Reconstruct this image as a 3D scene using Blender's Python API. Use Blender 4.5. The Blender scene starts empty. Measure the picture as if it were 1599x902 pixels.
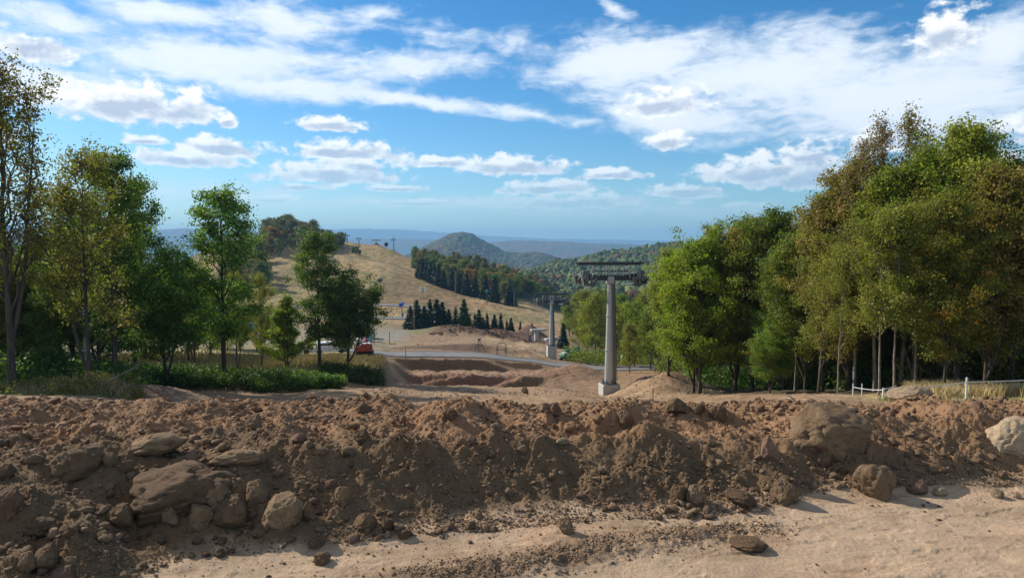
import bpy, math, random
import numpy as np
from mathutils import Vector, Matrix

SC = bpy.context.scene
COL = SC.collection
R = math.radians
F = 1066.0
PITCH = math.atan(66.0 / F)
CAMZ = 3.2

# ------------------------------------------------------------------ camera
cam_d = bpy.data.cameras.new("camera")
cam_d.sensor_width = 36.0
cam_d.lens = 36.0 * F / 1599.0
cam_d.clip_start = 0.1
cam_d.clip_end = 60000.0
cam = bpy.data.objects.new("camera", cam_d)
COL.objects.link(cam)
cam.location = (0, 0, CAMZ)
cam.rotation_euler = (math.pi / 2 - PITCH, 0, 0)
SC.camera = cam

# ------------------------------------------------------------------ colour, exposure, render
SC.view_settings.view_transform = 'Standard'
SC.view_settings.look = 'None'
SC.view_settings.exposure = 0.32
SC.view_settings.gamma = 1.0
SC.view_settings.use_curve_mapping = False
SC.render.engine = 'CYCLES'
SC.cycles.use_denoising = True
SC.cycles.max_bounces = 6
SC.cycles.diffuse_bounces = 3
SC.cycles.transmission_bounces = 4
SC.cycles.volume_bounces = 0
SC.cycles.transparent_max_bounces = 6

# ------------------------------------------------------------------ sun
SUN_AZ = R(-58)          # from +Y, negative = to the left
SUN_EL = R(33)
sun_dir = Vector((math.sin(SUN_AZ) * math.cos(SUN_EL), math.cos(SUN_AZ) * math.cos(SUN_EL), math.sin(SUN_EL)))
sd = bpy.data.lights.new("sun", 'SUN')
sd.energy = 5.0
sd.angle = R(0.55)
sd.color = (1.0, 0.92, 0.79)
so = bpy.data.objects.new("sun", sd)
so.rotation_euler = sun_dir.to_track_quat('Z', 'Y').to_euler()
COL.objects.link(so)


def ray(px, py):
    cx = (px - 799.5) / F
    cy = (451.0 - py) / F
    cp, sp = math.cos(PITCH), math.sin(PITCH)
    return Vector((cx, cp + cy * sp, -sp + cy * cp))


def at(px, py, Y):
    d = ray(px, py)
    return Vector((0, 0, CAMZ)) + d * (Y / d.y)


# ------------------------------------------------------------------ node helpers
class NT:
    def __init__(self, tree):
        self.t = tree

    def n(self, typ, **kw):
        nd = self.t.nodes.new(typ)
        for k, v in kw.items():
            setattr(nd, k, v)
        return nd

    def link(self, a, b):
        self.t.links.new(a, b)

    def _in(self, sock, v):
        if v is None:
            return
        if isinstance(v, (int, float, tuple, list)):
            if isinstance(v, (tuple, list)) and len(v) == 3 and sock.type == 'RGBA':
                v = (*v, 1)
            sock.default_value = v
        else:
            self.t.links.new(v, sock)

    def math(self, op, a, b=None, c=None, clamp=False):
        nd = self.n('ShaderNodeMath', operation=op, use_clamp=clamp)
        self._in(nd.inputs[0], a); self._in(nd.inputs[1], b); self._in(nd.inputs[2], c)
        return nd.outputs[0]

    def vmath(self, op, a, b=None):
        nd = self.n('ShaderNodeVectorMath', operation=op)
        self._in(nd.inputs[0], a)
        if b is not None:
            self._in(nd.inputs[1], b)
        return nd.outputs['Value'] if op in ('LENGTH', 'DOT_PRODUCT') else nd.outputs[0]

    def noise(self, vec, scale, detail=4, rough=0.5, dist=0.0, lac=2.0):
        nd = self.n('ShaderNodeTexNoise')
        self._in(nd.inputs['Vector'], vec)
        nd.inputs['Scale'].default_value = scale
        nd.inputs['Detail'].default_value = detail
        nd.inputs['Roughness'].default_value = rough
        nd.inputs['Distortion'].default_value = dist
        nd.inputs['Lacunarity'].default_value = lac
        return nd.outputs['Fac']

    def mix(self, fac, a, b, blend='MIX'):
        nd = self.n('ShaderNodeMix', data_type='RGBA', blend_type=blend)
        self._in(nd.inputs[0], fac); self._in(nd.inputs[6], a); self._in(nd.inputs[7], b)
        return nd.outputs[2]

    def ramp(self, fac, lo, hi, a=0.0, b=1.0, smooth=True):
        nd = self.n('ShaderNodeMapRange', interpolation_type='SMOOTHSTEP' if smooth else 'LINEAR')
        self._in(nd.inputs[0], fac)
        self._in(nd.inputs[1], lo); self._in(nd.inputs[2], hi); self._in(nd.inputs[3], a); self._in(nd.inputs[4], b)
        return nd.outputs[0]

    def mapping(self, vec, loc=(0, 0, 0), rot=(0, 0, 0), scale=(1, 1, 1), typ='POINT'):
        nd = self.n('ShaderNodeMapping', vector_type=typ)
        self._in(nd.inputs[0], vec)
        nd.inputs[1].default_value = loc; nd.inputs[2].default_value = rot; nd.inputs[3].default_value = scale
        return nd.outputs[0]


# ------------------------------------------------------------------ world: sky with clouds
world = bpy.data.worlds.new("World")
SC.world = world
world.use_nodes = True
world.node_tree.nodes.clear()
W = NT(world.node_tree)
SKY_STRENGTH = 0.10
sky = W.n('ShaderNodeTexSky', sky_type='NISHITA')
sky.sun_disc = False
sky.sun_elevation = SUN_EL
sky.sun_rotation = SUN_AZ
sky.altitude = 700
sky.air_density = 1.0
sky.dust_density = 0.6
sky.ozone_density = 2.2
geo = W.n('ShaderNodeTexCoord')
sep = W.n('ShaderNodeSeparateXYZ')
W.link(geo.outputs['Generated'], sep.inputs[0])
az = W.math('ARCTAN2', sep.outputs[0], sep.outputs[1])
el = W.math('ARCSINE', sep.outputs[2])
cmb = W.n('ShaderNodeCombineXYZ')
W.link(az, cmb.inputs[0]); W.link(el, cmb.inputs[1])
AE = cmb.outputs[0]
# domain warp so that no outline stays elliptical
wn = W.n('ShaderNodeTexNoise')
W.link(AE, wn.inputs['Vector'])
wn.inputs['Scale'].default_value = 9; wn.inputs['Detail'].default_value = 4; wn.inputs['Roughness'].default_value = 0.6
wv = W.vmath('SUBTRACT', wn.outputs['Color'], (0.5, 0.5, 0.5))
wv1 = W.vmath('MULTIPLY', wv, (0.10, 0.035, 0))
AEs = W.vmath('ADD', AE, wv1)
wv2 = W.vmath('MULTIPLY', wv, (0.04, 0.014, 0))
AEc = W.vmath('ADD', AE, wv2)


def azel(px, py):
    d = ray(px, py).normalized()
    return math.atan2(d.x, d.y), math.asin(d.z)


def blob(vec, px, py, rx, ry, rot=0.0, amp=1.0, flat=1.0):
    a, e = azel(px, py)
    d = ray(px, py).length
    m = W.mapping(vec, loc=(a, e, 0), rot=(0, 0, R(rot)), scale=(rx / F / d ** 2 * 1.03, ry / F / d, 1), typ='TEXTURE')
    if flat != 1.0:
        m2 = W.vmath('MAXIMUM', m, W.vmath('MULTIPLY', m, (1, -flat, 1)))
        l = W.vmath('LENGTH', m2)
    else:
        l = W.vmath('LENGTH', m)
    return W.math('MULTIPLY_ADD', l, -amp, amp), m


CUM = [(195, 172, 150, 44), (285, 178, 70, 36), (355, 192, 22, 15), (520, 200, 66, 17), (234, 223, 40, 10), (300, 252, 108, 22), (345, 235, 85, 22),
       (535, 243, 105, 21), (520, 276, 130, 25), (690, 258, 68, 13), (800, 266, 105, 21), (955, 276, 62, 12), (855, 298, 95, 17), (900, 318, 140, 17),
       (1068, 302, 80, 15), (1215, 274, 150, 32), (1250, 285, 110, 26), (1262, 255, 60, 30), (1352, 235, 60, 30), (1040, 168, 78, 30), (1046, 224, 42, 20), (1478, 62, 66, 46), (660, 318, 90, 8),
       (420, 312, 45, 10), (52, 82, 75, 34), (1500, 262, 120, 24), (-60, 210, 100, 22), (620, 296, 70, 7), (1160, 322, 60, 7),
       (1700, 200, 160, 40), (-200, 120, 120, 40), (560, 262, 60, 16), (470, 292, 50, 8)]
SHE = [(80, 28, 150, 26, -3, 1.2), (270, 22, 150, 26, 0, 1.2), (440, 28, 130, 36, -8, 1.3), (575, 18, 80, 16, 6, 1.0),
       (340, 95, 260, 48, 2, 1.5), (640, 104, 190, 24, 2, 1.2), (110, 135, 200, 40, -2, 1.5), (450, 135, 230, 28, -2, 1.3),
       (640, 156, 170, 13, -6, 1.3), (830, 178, 130, 12, -8, 1.2), (720, 56, 120, 18, -6, .7), (800, 70, 50, 22, 20, .8), (540, 60, 60, 30, 40, .6),
       (980, 95, 190, 52, -2, 1.5), (1200, 120, 240, 74, 0, 1.6), (1420, 150, 280, 80, 0, 1.7), (1580, 60, 110, 50, 20, 1.5), (1040, 180, 160, 46, -10, 1.5),
       (900, 190, 60, 12, -5, .9), (965, 8, 34, 12, -20, 1.1), (1560, 195, 140, 20, 0, 1.2), (1800, 90, 260, 120, 0, 1.4), (-150, 60, 220, 90, 0, 1.3), (1070, 55, 60, 10, 5, .9), (700, 318, 420, 14, 0, 1.1), (1010, 330, 320, 12, 0, 1.1), (320, 300, 240, 22, 0, 1.0), (640, 345, 300, 7, 0, 1.0)]
fc = None; fu = None
for (px, py, rx, ry) in CUM:
    b, m = blob(AEc, px, py, rx * 1.15, ry * 1.35, 0, 1.0, 2.4)
    fc = b if fc is None else W.math('SMOOTH_MAX', fc, b, 0.12)
    bu = W.math('MULTIPLY_ADD', W.vmath('LENGTH', W.vmath('SUBTRACT', m, (-0.10, 0.42, 0))), -1.0, 1.0)
    fu = bu if fu is None else W.math('SMOOTH_MAX', fu, bu, 0.12)
fs = None
for (px, py, rx, ry, rot, amp) in SHE:
    b, m = blob(AEs, px, py, rx * 1.2, ry * 1.2, rot, amp)
    fs = b if fs is None else W.math('SMOOTH_MAX', fs, b, 0.2)
# a thin haphazard veil everywhere else keeps the sky from being empty outside the list; the cloud out of view is added for fill light
nsheet = W.noise(W.mapping(AEs, rot=(0, 0, R(6)), scale=(7, 30, 1)), 1.0, 9, 0.62, 0.4)
nfine = W.noise(W.mapping(AE, scale=(1, 2.2, 1)), 26, 9, 0.62, 0.5)
fill_cloud = W.math('ADD', W.ramp(el, .42, .70, 0, .7), W.ramp(sep.outputs[1], .2, -.2, 0, .6))  # unseen cloud above and behind the camera, added as neutral fill for the shade
fs_pos = W.math('ADD', W.math('MAXIMUM', fs, -0.5), fill_cloud)
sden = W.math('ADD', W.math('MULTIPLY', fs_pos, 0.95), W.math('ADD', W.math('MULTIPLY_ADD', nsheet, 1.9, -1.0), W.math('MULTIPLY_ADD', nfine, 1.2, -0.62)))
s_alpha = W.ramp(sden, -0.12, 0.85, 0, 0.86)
cvec = W.mapping(AE, scale=(1, 1.5, 1))
ncum = W.noise(cvec, 34, 8, 0.58, 0.15)
ncum2 = W.noise(W.mapping(AE, scale=(1, 1.5, 1), loc=(0.0035, -0.0095, 0)), 34, 8, 0.58, 0.15)
cden = W.math('ADD', fc, W.math('MULTIPLY_ADD', ncum, 1.9, -1.08))
c_alpha = W.ramp(cden, -0.06, 0.34, 0, 0.95)
# relief: difference of the density towards the sun; thick cores are grey
rel = W.math('SUBTRACT', ncum, ncum2)
thick = W.ramp(cden, 0.2, 0.85)
under = W.ramp(W.math('SUBTRACT', fu, fc), -0.12, 0.34)
shade = W.math('ADD', W.math('MULTIPLY', rel, 3.0), W.math('MULTIPLY_ADD', W.math('MULTIPLY', W.math('SUBTRACT', 1.0, under), W.math('MULTIPLY_ADD', thick, .7, .3)), -1.15, 1.0), clamp=True)
c_col = W.mix(shade, (4.9, 5.5, 6.6), (10.2, 10.2, 10.0))
s_col = W.mix(W.ramp(sden, 0.2, 1.3), (7.4, 8.2, 9.2), (9.2, 9.5, 9.8))
s_col = W.mix(W.math('MINIMUM', fill_cloud, 1.0), s_col, (5.6, 5.5, 5.3))
hsv = W.n('ShaderNodeHueSaturation')
hsv.inputs['Saturation'].default_value = 1.42
hsv.inputs['Value'].default_value = 1.02
W.link(sky.outputs[0], hsv.inputs['Color'])
skyc = W.mix(1.0, hsv.outputs[0], (.85, 1.02, 1.05), 'MULTIPLY')
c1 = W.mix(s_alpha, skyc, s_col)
c2 = W.mix(c_alpha, c1, c_col)
# clouds fade into the air near the horizon
hz = W.ramp(el, 0.0, 0.11)
low = W.ramp(el, 0.02, 0.16)
c3 = W.mix(W.math('MULTIPLY_ADD', low, 0.45, 0.55), skyc, c2)
c4 = W.mix(hz, skyc, c3)
bg = W.n('ShaderNodeBackground')
W.link(c4, bg.inputs['Color'])
bg.inputs['Strength'].default_value = SKY_STRENGTH
wo = W.n('ShaderNodeOutputWorld')
W.link(bg.outputs[0], wo.inputs['Surface'])
world.cycles.sampling_method = 'MANUAL'
world.cycles.sample_map_resolution = 1024


# ------------------------------------------------------------------ numpy noise
def _hash(ix, iy, iz, seed):
    h = (ix.astype(np.int64) * 374761393 + iy.astype(np.int64) * 668265263 + iz.astype(np.int64) * 2147483647 + seed * 974634777) & 0xffffffff
    h = ((h ^ (h >> 13)) * 1274126177) & 0xffffffff
    h = (h ^ (h >> 16)) & 0xffffffff
    return h.astype(np.float64) / 4294967295.0


def vnoise(x, y, seed=0, z=None):
    """smooth value noise in [-1, 1]"""
    x0 = np.floor(x); y0 = np.floor(y)
    fx = x - x0; fy = y - y0
    fx = fx * fx * fx * (fx * (fx * 6 - 15) + 10); fy = fy * fy * fy * (fy * (fy * 6 - 15) + 10)
    if z is None:
        zi = np.zeros_like(x0)
        a = _hash(x0, y0, zi, seed); b = _hash(x0 + 1, y0, zi, seed)
        c = _hash(x0, y0 + 1, zi, seed); d = _hash(x0 + 1, y0 + 1, zi, seed)
        return ((a * (1 - fx) + b * fx) * (1 - fy) + (c * (1 - fx) + d * fx) * fy) * 2 - 1
    z0 = np.floor(z); fz = z - z0
    fz = fz * fz * (3 - 2 * fz)
    out = 0
    for k, wz in ((0, 1 - fz), (1, fz)):
        a = _hash(x0, y0, z0 + k, seed); b = _hash(x0 + 1, y0, z0 + k, seed)
        c = _hash(x0, y0 + 1, z0 + k, seed); d = _hash(x0 + 1, y0 + 1, z0 + k, seed)
        out = out + wz * ((a * (1 - fx) + b * fx) * (1 - fy) + (c * (1 - fx) + d * fx) * fy)
    return out * 2 - 1


def fbm(x, y, oct=4, seed=0, rough=0.5, z=None):
    a, s, t = 1.0, 0.0, 0.0
    ca, sa = math.cos(0.6), math.sin(0.6)
    for k in range(oct):
        s = s + a * vnoise(x, y, seed + k * 17, z)
        t += a
        a *= rough
        x, y = (x * ca - y * sa) * 2.03 + 11.3, (x * sa + y * ca) * 2.03 + 5.1
        if z is not None:
            z = z * 2.03 + 3.7
    return s / t


def sstep(a, b, x):
    t = np.clip((x - a) / (b - a), 0, 1)
    return t * t * (3 - 2 * t)


# ------------------------------------------------------------------ terrain
COLS = {
    -300: [(14, 628), (20, 632), (30, 614), (40, 600), (55, 583), (80, 560), (120, 530), (200, 490), (400, 450), (900, 425), (1200, 422)],
    0: [(14, 628), (20, 632), (30, 614), (40, 600), (55, 583), (80, 560), (120, 530), (200, 490), (400, 450), (900, 425), (1200, 422)],
    130: [(14, 628), (20, 634), (30, 612), (36, 603), (50, 588), (65, 570), (80, 558), (120, 532), (200, 495), (400, 450), (900, 425), (1200, 422)],
    210: [(14, 628), (20, 636), (30, 624), (40, 612), (46, 600), (50, 588), (65, 570), (80, 556), (120, 532), (200, 495), (400, 450), (900, 425), (1200, 422)],
    340: [(14, 628), (20, 640), (35, 634), (47, 614), (51, 590), (60, 577), (75, 560), (120, 532), (160, 520), (200, 503), (300, 455), (400, 405), (480, 385), (900, 420), (1200, 422)],
    440: [(14, 628), (20, 640), (35, 636), (50, 612), (54, 586), (62, 574), (80, 558), (120, 532), (160, 518), (200, 503), (260, 462), (330, 412), (400, 370), (440, 362), (600, 400), (1200, 422)],
    520: [(14, 628), (20, 640), (35, 636), (50, 609), (56, 604), (58.2, 575), (64, 567), (80, 556), (100, 541), (130, 525), (170, 508), (220, 490), (260, 465), (330, 415), (400, 383), (430, 374), (600, 400), (1200, 422)],
    592: [(14, 627), (20, 640), (35, 636), (50, 609), (57, 601), (58.8, 577), (64, 567), (80, 558), (92, 552), (105, 543), (130, 527), (170, 506), (200, 497), (250, 465), (300, 434), (380, 398), (420, 382), (600, 400), (1200, 422)],
    606: [(14, 627), (20, 640), (35, 636), (50, 608), (57, 602), (60, 596), (80, 567), (92, 555), (105, 545), (130, 527), (170, 506), (200, 497), (250, 466), (300, 437), (380, 400), (412, 388), (600, 405), (1200, 424)],
    645: [(14, 626), (20, 640), (35, 634), (50, 610), (58, 602), (62, 606), (70, 604), (79, 600), (79.6, 586), (89, 578), (89.4, 560), (92, 556), (102, 546), (106, 541), (130, 528), (170, 510), (200, 497), (250, 470), (300, 444), (380, 410), (400, 404), (600, 425), (1200, 430)],
    740: [(14, 625), (20, 640), (35, 630), (50, 612), (58, 602), (61, 622), (78.3, 610), (78.8, 585), (85, 582), (89, 578), (89.4, 561.5), (91, 560), (102, 549), (104, 549), (107, 537), (120, 531), (150, 526), (165, 521), (220, 500), (250, 486), (300, 460), (360, 432), (420, 410), (600, 430), (1200, 430)],
    820: [(14, 624), (20, 640), (35, 626), (50, 614), (58, 604), (61, 620), (75.5, 612), (76.2, 590), (84, 585), (91, 577), (91.5, 566), (98, 563), (106, 556), (109, 545), (120, 542), (150, 532), (190, 517), (220, 505), (260, 488), (300, 470), (340, 455), (400, 450), (600, 440), (1200, 430)],
    875: [(14, 624), (20, 636), (35, 622), (50, 613), (60, 606), (66, 603), (74, 596), (88, 580), (93, 574), (100, 569), (106, 564), (112, 563), (125, 552), (150, 539), (190, 523), (220, 512), (260, 497), (300, 486), (330, 484), (400, 490), (600, 455), (800, 425), (950, 412), (1200, 425)],
    950: [(14, 624), (20, 640), (35, 630), (50, 624), (55, 620), (70, 602), (85, 588), (97, 578), (106, 571), (125, 562), (160, 548), (220, 525), (300, 505), (500, 472), (700, 440), (850, 410), (1000, 396), (1200, 410)],
    1050: [(14, 624), (20, 640), (35, 632), (45, 613), (55, 602), (70, 592), (100, 576), (160, 548), (300, 502), (500, 460), (700, 422), (900, 396), (1000, 390), (1200, 400)],
    1150: [(14, 624), (20, 630), (30, 623), (40, 615), (50, 608), (70, 592), (100, 572), (200, 522), (400, 464), (900, 396), (1200, 400)],
    1300: [(14, 625), (20, 622), (27, 617), (33, 611), (40, 606), (60, 592), (100, 567), (200, 522), (400, 464), (900, 396), (1200, 400)],
    1450: [(14, 632), (18, 630), (24, 622), (30, 612), (40, 600), (60, 584), (100, 560), (200, 515), (400, 464), (900, 400), (1200, 400)],
    1599: [(14, 634), (18, 632), (22, 627), (30, 615), (40, 602), (60, 584), (100, 560), (200, 515), (400, 464), (900, 400), (1200, 400)],
    1900: [(14, 634), (18, 632), (22, 627), (30, 615), (40, 602), (60, 584), (100, 560), (200, 515), (400, 464), (900, 400), (1200, 400)],
}
NEAR = {
    -100: [(0, 0), (5.2, 0), (6.1, .16), (6.9, .50), (7.9, .74), (8.2, .74), (9, .64), (11, .45), (13, .32), (14.2, .1)],
    100: [(0, 0), (5.5, 0), (6.3, .16), (7.1, .44), (7.9, .70), (8.2, .70), (9, .63), (11, .46), (13, .33), (14.2, .1)],
    250: [(0, 0), (6.5, 0), (7.0, .11), (7.45, .34), (8.0, .69), (8.3, .69), (9, .62), (11, .47), (13, .33), (14.2, .1)],
    500: [(0, 0), (6.95, 0), (7.4, .10), (7.85, .35), (8.35, .68), (8.6, .67), (9.3, .57), (11, .43), (13, .30), (14.2, .1)],
    650: [(0, 0), (7.2, 0), (7.7, .10), (8.15, .34), (8.65, .66), (8.85, .64), (9.5, .50), (10.5, .44), (11.4, .50), (13, .28), (14.2, .05)],
    750: [(0, 0), (7.35, 0), (7.85, .09), (8.35, .32), (8.85, .61), (9.1, .59), (9.8, .34), (10.6, .26), (11.0, .45), (11.4, .56), (12, .42), (13, .26), (14.2, .05)],
    950: [(0, 0), (7.65, 0), (8.2, .08), (8.65, .27), (9.2, .56), (9.45, .53), (10.0, .28), (10.6, .20), (11.0, .44), (11.3, .55), (12, .36), (13, .22), (14.2, 0)],
    1100: [(0, 0), (7.75, 0), (8.3, .09), (8.7, .30), (9.2, .57), (9.5, .55), (10.1, .34), (10.7, .24), (11.0, .46), (11.3, .56), (12, .38), (13, .22), (14.2, 0)],
    1200: [(0, 0), (7.9, 0), (8.4, .09), (8.85, .32), (9.3, .57), (9.6, .54), (10.2, .45), (11.5, .40), (13, .24), (14.2, .05)],
    1300: [(0, 0), (8.6, 0), (8.9, .08), (9.4, .36), (9.9, .62), (10.5, .68), (11.2, .60), (12, .45), (14, .0)],
    1450: [(0, 0), (8.7, 0), (9.1, .10), (9.7, .40), (10.3, .66), (10.8, .68), (11.4, .60), (13, .25), (14.2, -.1)],
    1599: [(0, 0), (8.8, 0), (9.2, .10), (9.7, .34), (10.3, .58), (10.9, .66), (11.5, .55), (13, .18), (14.2, -.15)],
    1900: [(0, 0), (8.8, 0), (9.2, .10), (9.7, .34), (10.3, .58), (10.9, .66), (11.5, .55), (13, .18), (14.2, -.15)],
}


def _interp_cols(table, u, Y, is_py):
    keys = sorted(table)
    us = np.array([(k - 799.5) / F for k in keys])
    zs = []
    for k in keys:
        pts = table[k]
        ys = np.array([p[0] for p in pts], float)
        zz = np.array([at(k, p[1], p[0]).z for p in pts]) if is_py else np.array([p[1] for p in pts])
        zs.append(np.interp(Y, ys, zz))
    zs = np.array(zs)                                   # cols x N
    idx = np.clip(np.searchsorted(us, u) - 1, 0, len(us) - 2)
    t = np.clip((u - us[idx]) / (us[idx + 1] - us[idx]), 0, 1)
    t = t * t * (3 - 2 * t) * 0.5 + t * 0.5
    ar = np.arange(len(u))
    return zs[idx, ar] * (1 - t) + zs[idx + 1, ar] * t


BUMPS = [  # px, Y, radius x, radius y, height  (heaps of earth)
    (285, 11.6, .75, .8, .16), (330, 7.75, .40, .35, .08), (205, 7.7, .6, .45, .10), (200, 20.5, 3.6, 1.6, 0), (1045, 50, 3.2, 2.5, 1.3), (1015, 54, 3.0, 2.4, 1.1), (1030, 46, 1.8, 1.4, .6),
    (705, 150, 8, 5, 1.9), (735, 147, 6, 4, .8), (800, 156, 9, 5, 1.3), (770, 152, 8, 5, .8), (905, 82, 4, 3, 1.3), (885, 78, 4, 4, .8), (829, 163, 4.0, 4, 3.4),
    (1100, 11.2, .5, .4, .12), (980, 11.1, .5, .35, .10), (870, 11.2, .5, .4, .08), (700, 11.5, .6, .4, .08),
    (230, 31, 4.5, 1.8, .7), (1020, 9.25, .45, .3, .08), (860, 9.1, .4, .3, .06), (560, 8.5, .5, .3, .06), (1150, 9.3, .4, .3, .05), (960, 9.1, .22, .35, -.10), (700, 8.7, .25, .4, -.10), (450, 8.3, .3, .35, -.09), (1080, 9.2, .18, .35, -.08)]


def gz_base(x, Y):
    x = np.atleast_1d(np.asarray(x, float)); Y = np.atleast_1d(np.asarray(Y, float))
    Ys = np.maximum(Y, 1.0)
    u = x / Ys
    wob = 0.16 * fbm(x * 0.9, Ys * 0.4, 3, 91)
    Yw = Ys + wob * sstep(5, 6.5, Ys) * (1 - sstep(13, 15, Ys)) + 1.1 * fbm(x * 0.25, Ys * 0.05, 3, 77) * sstep(66, 74, Ys) * (1 - sstep(90, 94, Ys))
    zn = _interp_cols(NEAR, u, Yw, False)
    zf = _interp_cols(COLS, u, Ys, True)
    # smooth the far profile a little so that the fan of rays never shows
    w = sstep(13.4, 15.0, Ys)
    z = zn * (1 - w) + zf * w
    for (px, by, rx, ry, h) in BUMPS:
        bx = (px - 799.5) / F * by
        d2 = ((x - bx) / rx) ** 2 + ((Ys - by) / ry) ** 2
        z = z + h * np.exp(-d2 * 1.4)
    return z


def road_band(x, Y):
    """1 on the main site road"""
    yc = ROADY(x)
    return 1 - sstep(4.0, 6.0, np.abs(Y - yc))


def ROADY(x):
    return 96.5 + 0.18 * (x + 5) - 0.0006 * (x + 5) ** 2


def gz(x, Y):
    x = np.atleast_1d(np.asarray(x, float)); Y = np.atleast_1d(np.asarray(Y, float))
    z = gz_base(x, Y)
    near = 1 - sstep(13, 18, Y)
    onberm = sstep(0.02, 0.2, z) * near
    z = z - .13 * sstep(9.4, 11.0, Y - .5 * sstep(1200, 1400, x / Y * F + 799.5)) * near
    sand = near * (1 - onberm)
    z = z + sand * (0.035 * fbm(x * .55, Y * 1.5, 3, 3) + 0.010 * fbm(x * 3, Y * 6, 4, 5, .6) + .008 * np.maximum(0, fbm(x * 6 + 9, Y * 9, 3, 6)) * (fbm(x, Y * 2, 2, 8) > 0))
    # the track of rubble across the foreground sand
    tr = np.exp(-((Y - (6.72 + 0.31 * x)) / .28) ** 2) * sstep(-1.6, -.4, x) * (1 - sstep(2.5, 3.2, x)) * near
    z = z + tr * (0.05 + .06 * fbm(x * 9, Y * 9, 4, 9, .6))
    n1 = fbm(x * 1.15, Y * 1.3, 3, 21)
    sm = .42 + .58 * sstep(-.18, .22, fbm(x * 1.6 + 5, Y * 1.9, 3, 24))      # crumbly here, smooth there
    flake = np.clip(fbm(x * 1.3, Y * 3.2, 4, 26, .6) / .03, -1, 1) + np.clip((fbm(x * 2.1 + 4, Y * 4.6, 4, 27, .6) - .12) / .02, -1, 1) * .6
    z = z + sand * .006 * flake
    n2 = fbm(x * 5, Y * 5, 4, 31, .6)
    n3 = 1 - np.abs(fbm(x * 11, Y * 11, 3, 41, .55)) * 2
    n4 = fbm(x * 38, Y * 38, 2, 51)
    z = z + onberm * (0.20 * n1 + sm * (0.095 * n2 + 0.038 * n3 + 0.014 * n4) + .012 * n2)
    # irregular gullies down the berm face
    g = fbm((x + 0.5 * Y) * 2.4, Y * 0.8, 3, 61)
    z = z + onberm * 0.11 * g
    mid = sstep(14, 18, Y) * (1 - sstep(130, 170, Y))
    calm = 1 - road_band(x, Y)
    z = z + mid * calm * (0.16 * fbm(x * .35, Y * .35, 4, 71, .55) + 0.11 * fbm(x * 1.5, Y * 1.5, 4, 73, .65))
    hp = x / Y * F + 799.5
    heap = sstep(140, 146, Y) * (1 - sstep(165, 175, Y)) * sstep(665, 690, hp) * (1 - sstep(845, 860, hp))
    hpit = sstep(58, 61, Y) * (1 - sstep(89, 90.5, Y)) * sstep(610, 650, hp) * (1 - sstep(865, 890, hp))
    z = z + hpit * (.30 * fbm(x * .9, Y * .9, 4, 87, .6) - .25 * np.maximum(0, fbm(x * .55, Y * .25, 3, 88)))
    z = z + heap * .7 * fbm(x * .5, Y * .5, 4, 79, .6)
    far = sstep(150, 250, Y)
    z = z + far * (0.8 * fbm(x * .02, Y * .02, 4, 81) + 0.15 * fbm(x * .3, Y * .3, 3, 83))
    vf = sstep(600, 900, Y)
    z = z + vf * 7 * fbm(x * .008, Y * .008, 4, 85)
    return z


def gz1(x, Y):
    return float(gz(np.array([x]), np.array([Y]))[0])


def ground_at(px, Y):
    """world point on the ground in the direction px at the depth Y"""
    x = (px - 799.5) / F * Y
    return Vector((x, Y, gz1(x, Y)))


def hit(px, py, y0=4.5, y1=300):
    d = ray(px, py)
    Ys = np.concatenate([np.arange(y0, 16, .03), np.exp(np.linspace(math.log(16), math.log(y1), 900))])
    xs = d.x / d.y * Ys
    zr = CAMZ + d.z / d.y * Ys
    g = gz(xs, Ys)
    k = np.argmax(g >= zr)
    return Vector((xs[k], Ys[k], g[k]))


# ------------------------------------------------------------------ mesh helpers
def new_mesh(name, V, Fa, mats=(), smooth=True, attr=None, uv=None):
    """V: Nx3 array, Fa: MxK array (all faces the same size) or a list of tuples"""
    me = bpy.data.meshes.new(name)
    if isinstance(Fa, np.ndarray):
        V = np.asarray(V, np.float32)
        m, k = Fa.shape
        me.vertices.add(len(V)); me.vertices.foreach_set('co', V.ravel())
        me.loops.add(m * k); me.loops.foreach_set('vertex_index', Fa.astype(np.int32).ravel())
        me.polygons.add(m)
        me.polygons.foreach_set('loop_start', np.arange(0, m * k, k, dtype=np.int32))
        me.update(calc_edges=True)
    else:
        me.from_pydata([tuple(v) for v in V], [], [tuple(f) for f in Fa])
    if smooth:
        me.polygons.foreach_set('use_smooth', np.ones(len(me.polygons), bool))
    for m_ in mats:
        me.materials.append(m_)
    if attr is not None:
        for nm, a in attr.items():
            ca = me.color_attributes.new(nm, 'FLOAT_COLOR', 'POINT')
            a4 = np.ones((len(V), 4), np.float32); a4[:, :a.shape[1]] = a
            ca.data.foreach_set('color', a4.ravel())
    me.validate()
    return me


def link(name, me, parent=None, loc=(0, 0, 0), rot=(0, 0, 0), scale=(1, 1, 1)):
    o = bpy.data.objects.new(name, me)
    o.location = loc; o.rotation_euler = rot; o.scale = scale
    COL.objects.link(o)
    if parent is not None:
        o.parent = parent
    return o


def tag(o, label=None, cat=None, group=None, kind=None):
    if label: o['label'] = label
    if cat: o['category'] = cat
    if group: o['group'] = group
    if kind: o['kind'] = kind
    return o


def empty(name, loc, rz=0.0, label=None, cat=None, group=None, scale=1.0):
    o = bpy.data.objects.new(name, None)
    o.location = loc; o.rotation_euler = (0, 0, rz); o.scale = (scale,) * 3
    o.empty_display_size = .3
    COL.objects.link(o)
    return tag(o, label, cat, group)


def copy_tree(o, parent=None):
    c = o.copy(); COL.objects.link(c)
    if parent is not None:
        c.parent = parent
    for ch in KIDS.get(o.name, [ch for ch in o.children]):
        copy_tree(ch, c)
    return c


KIDS = {}


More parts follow.
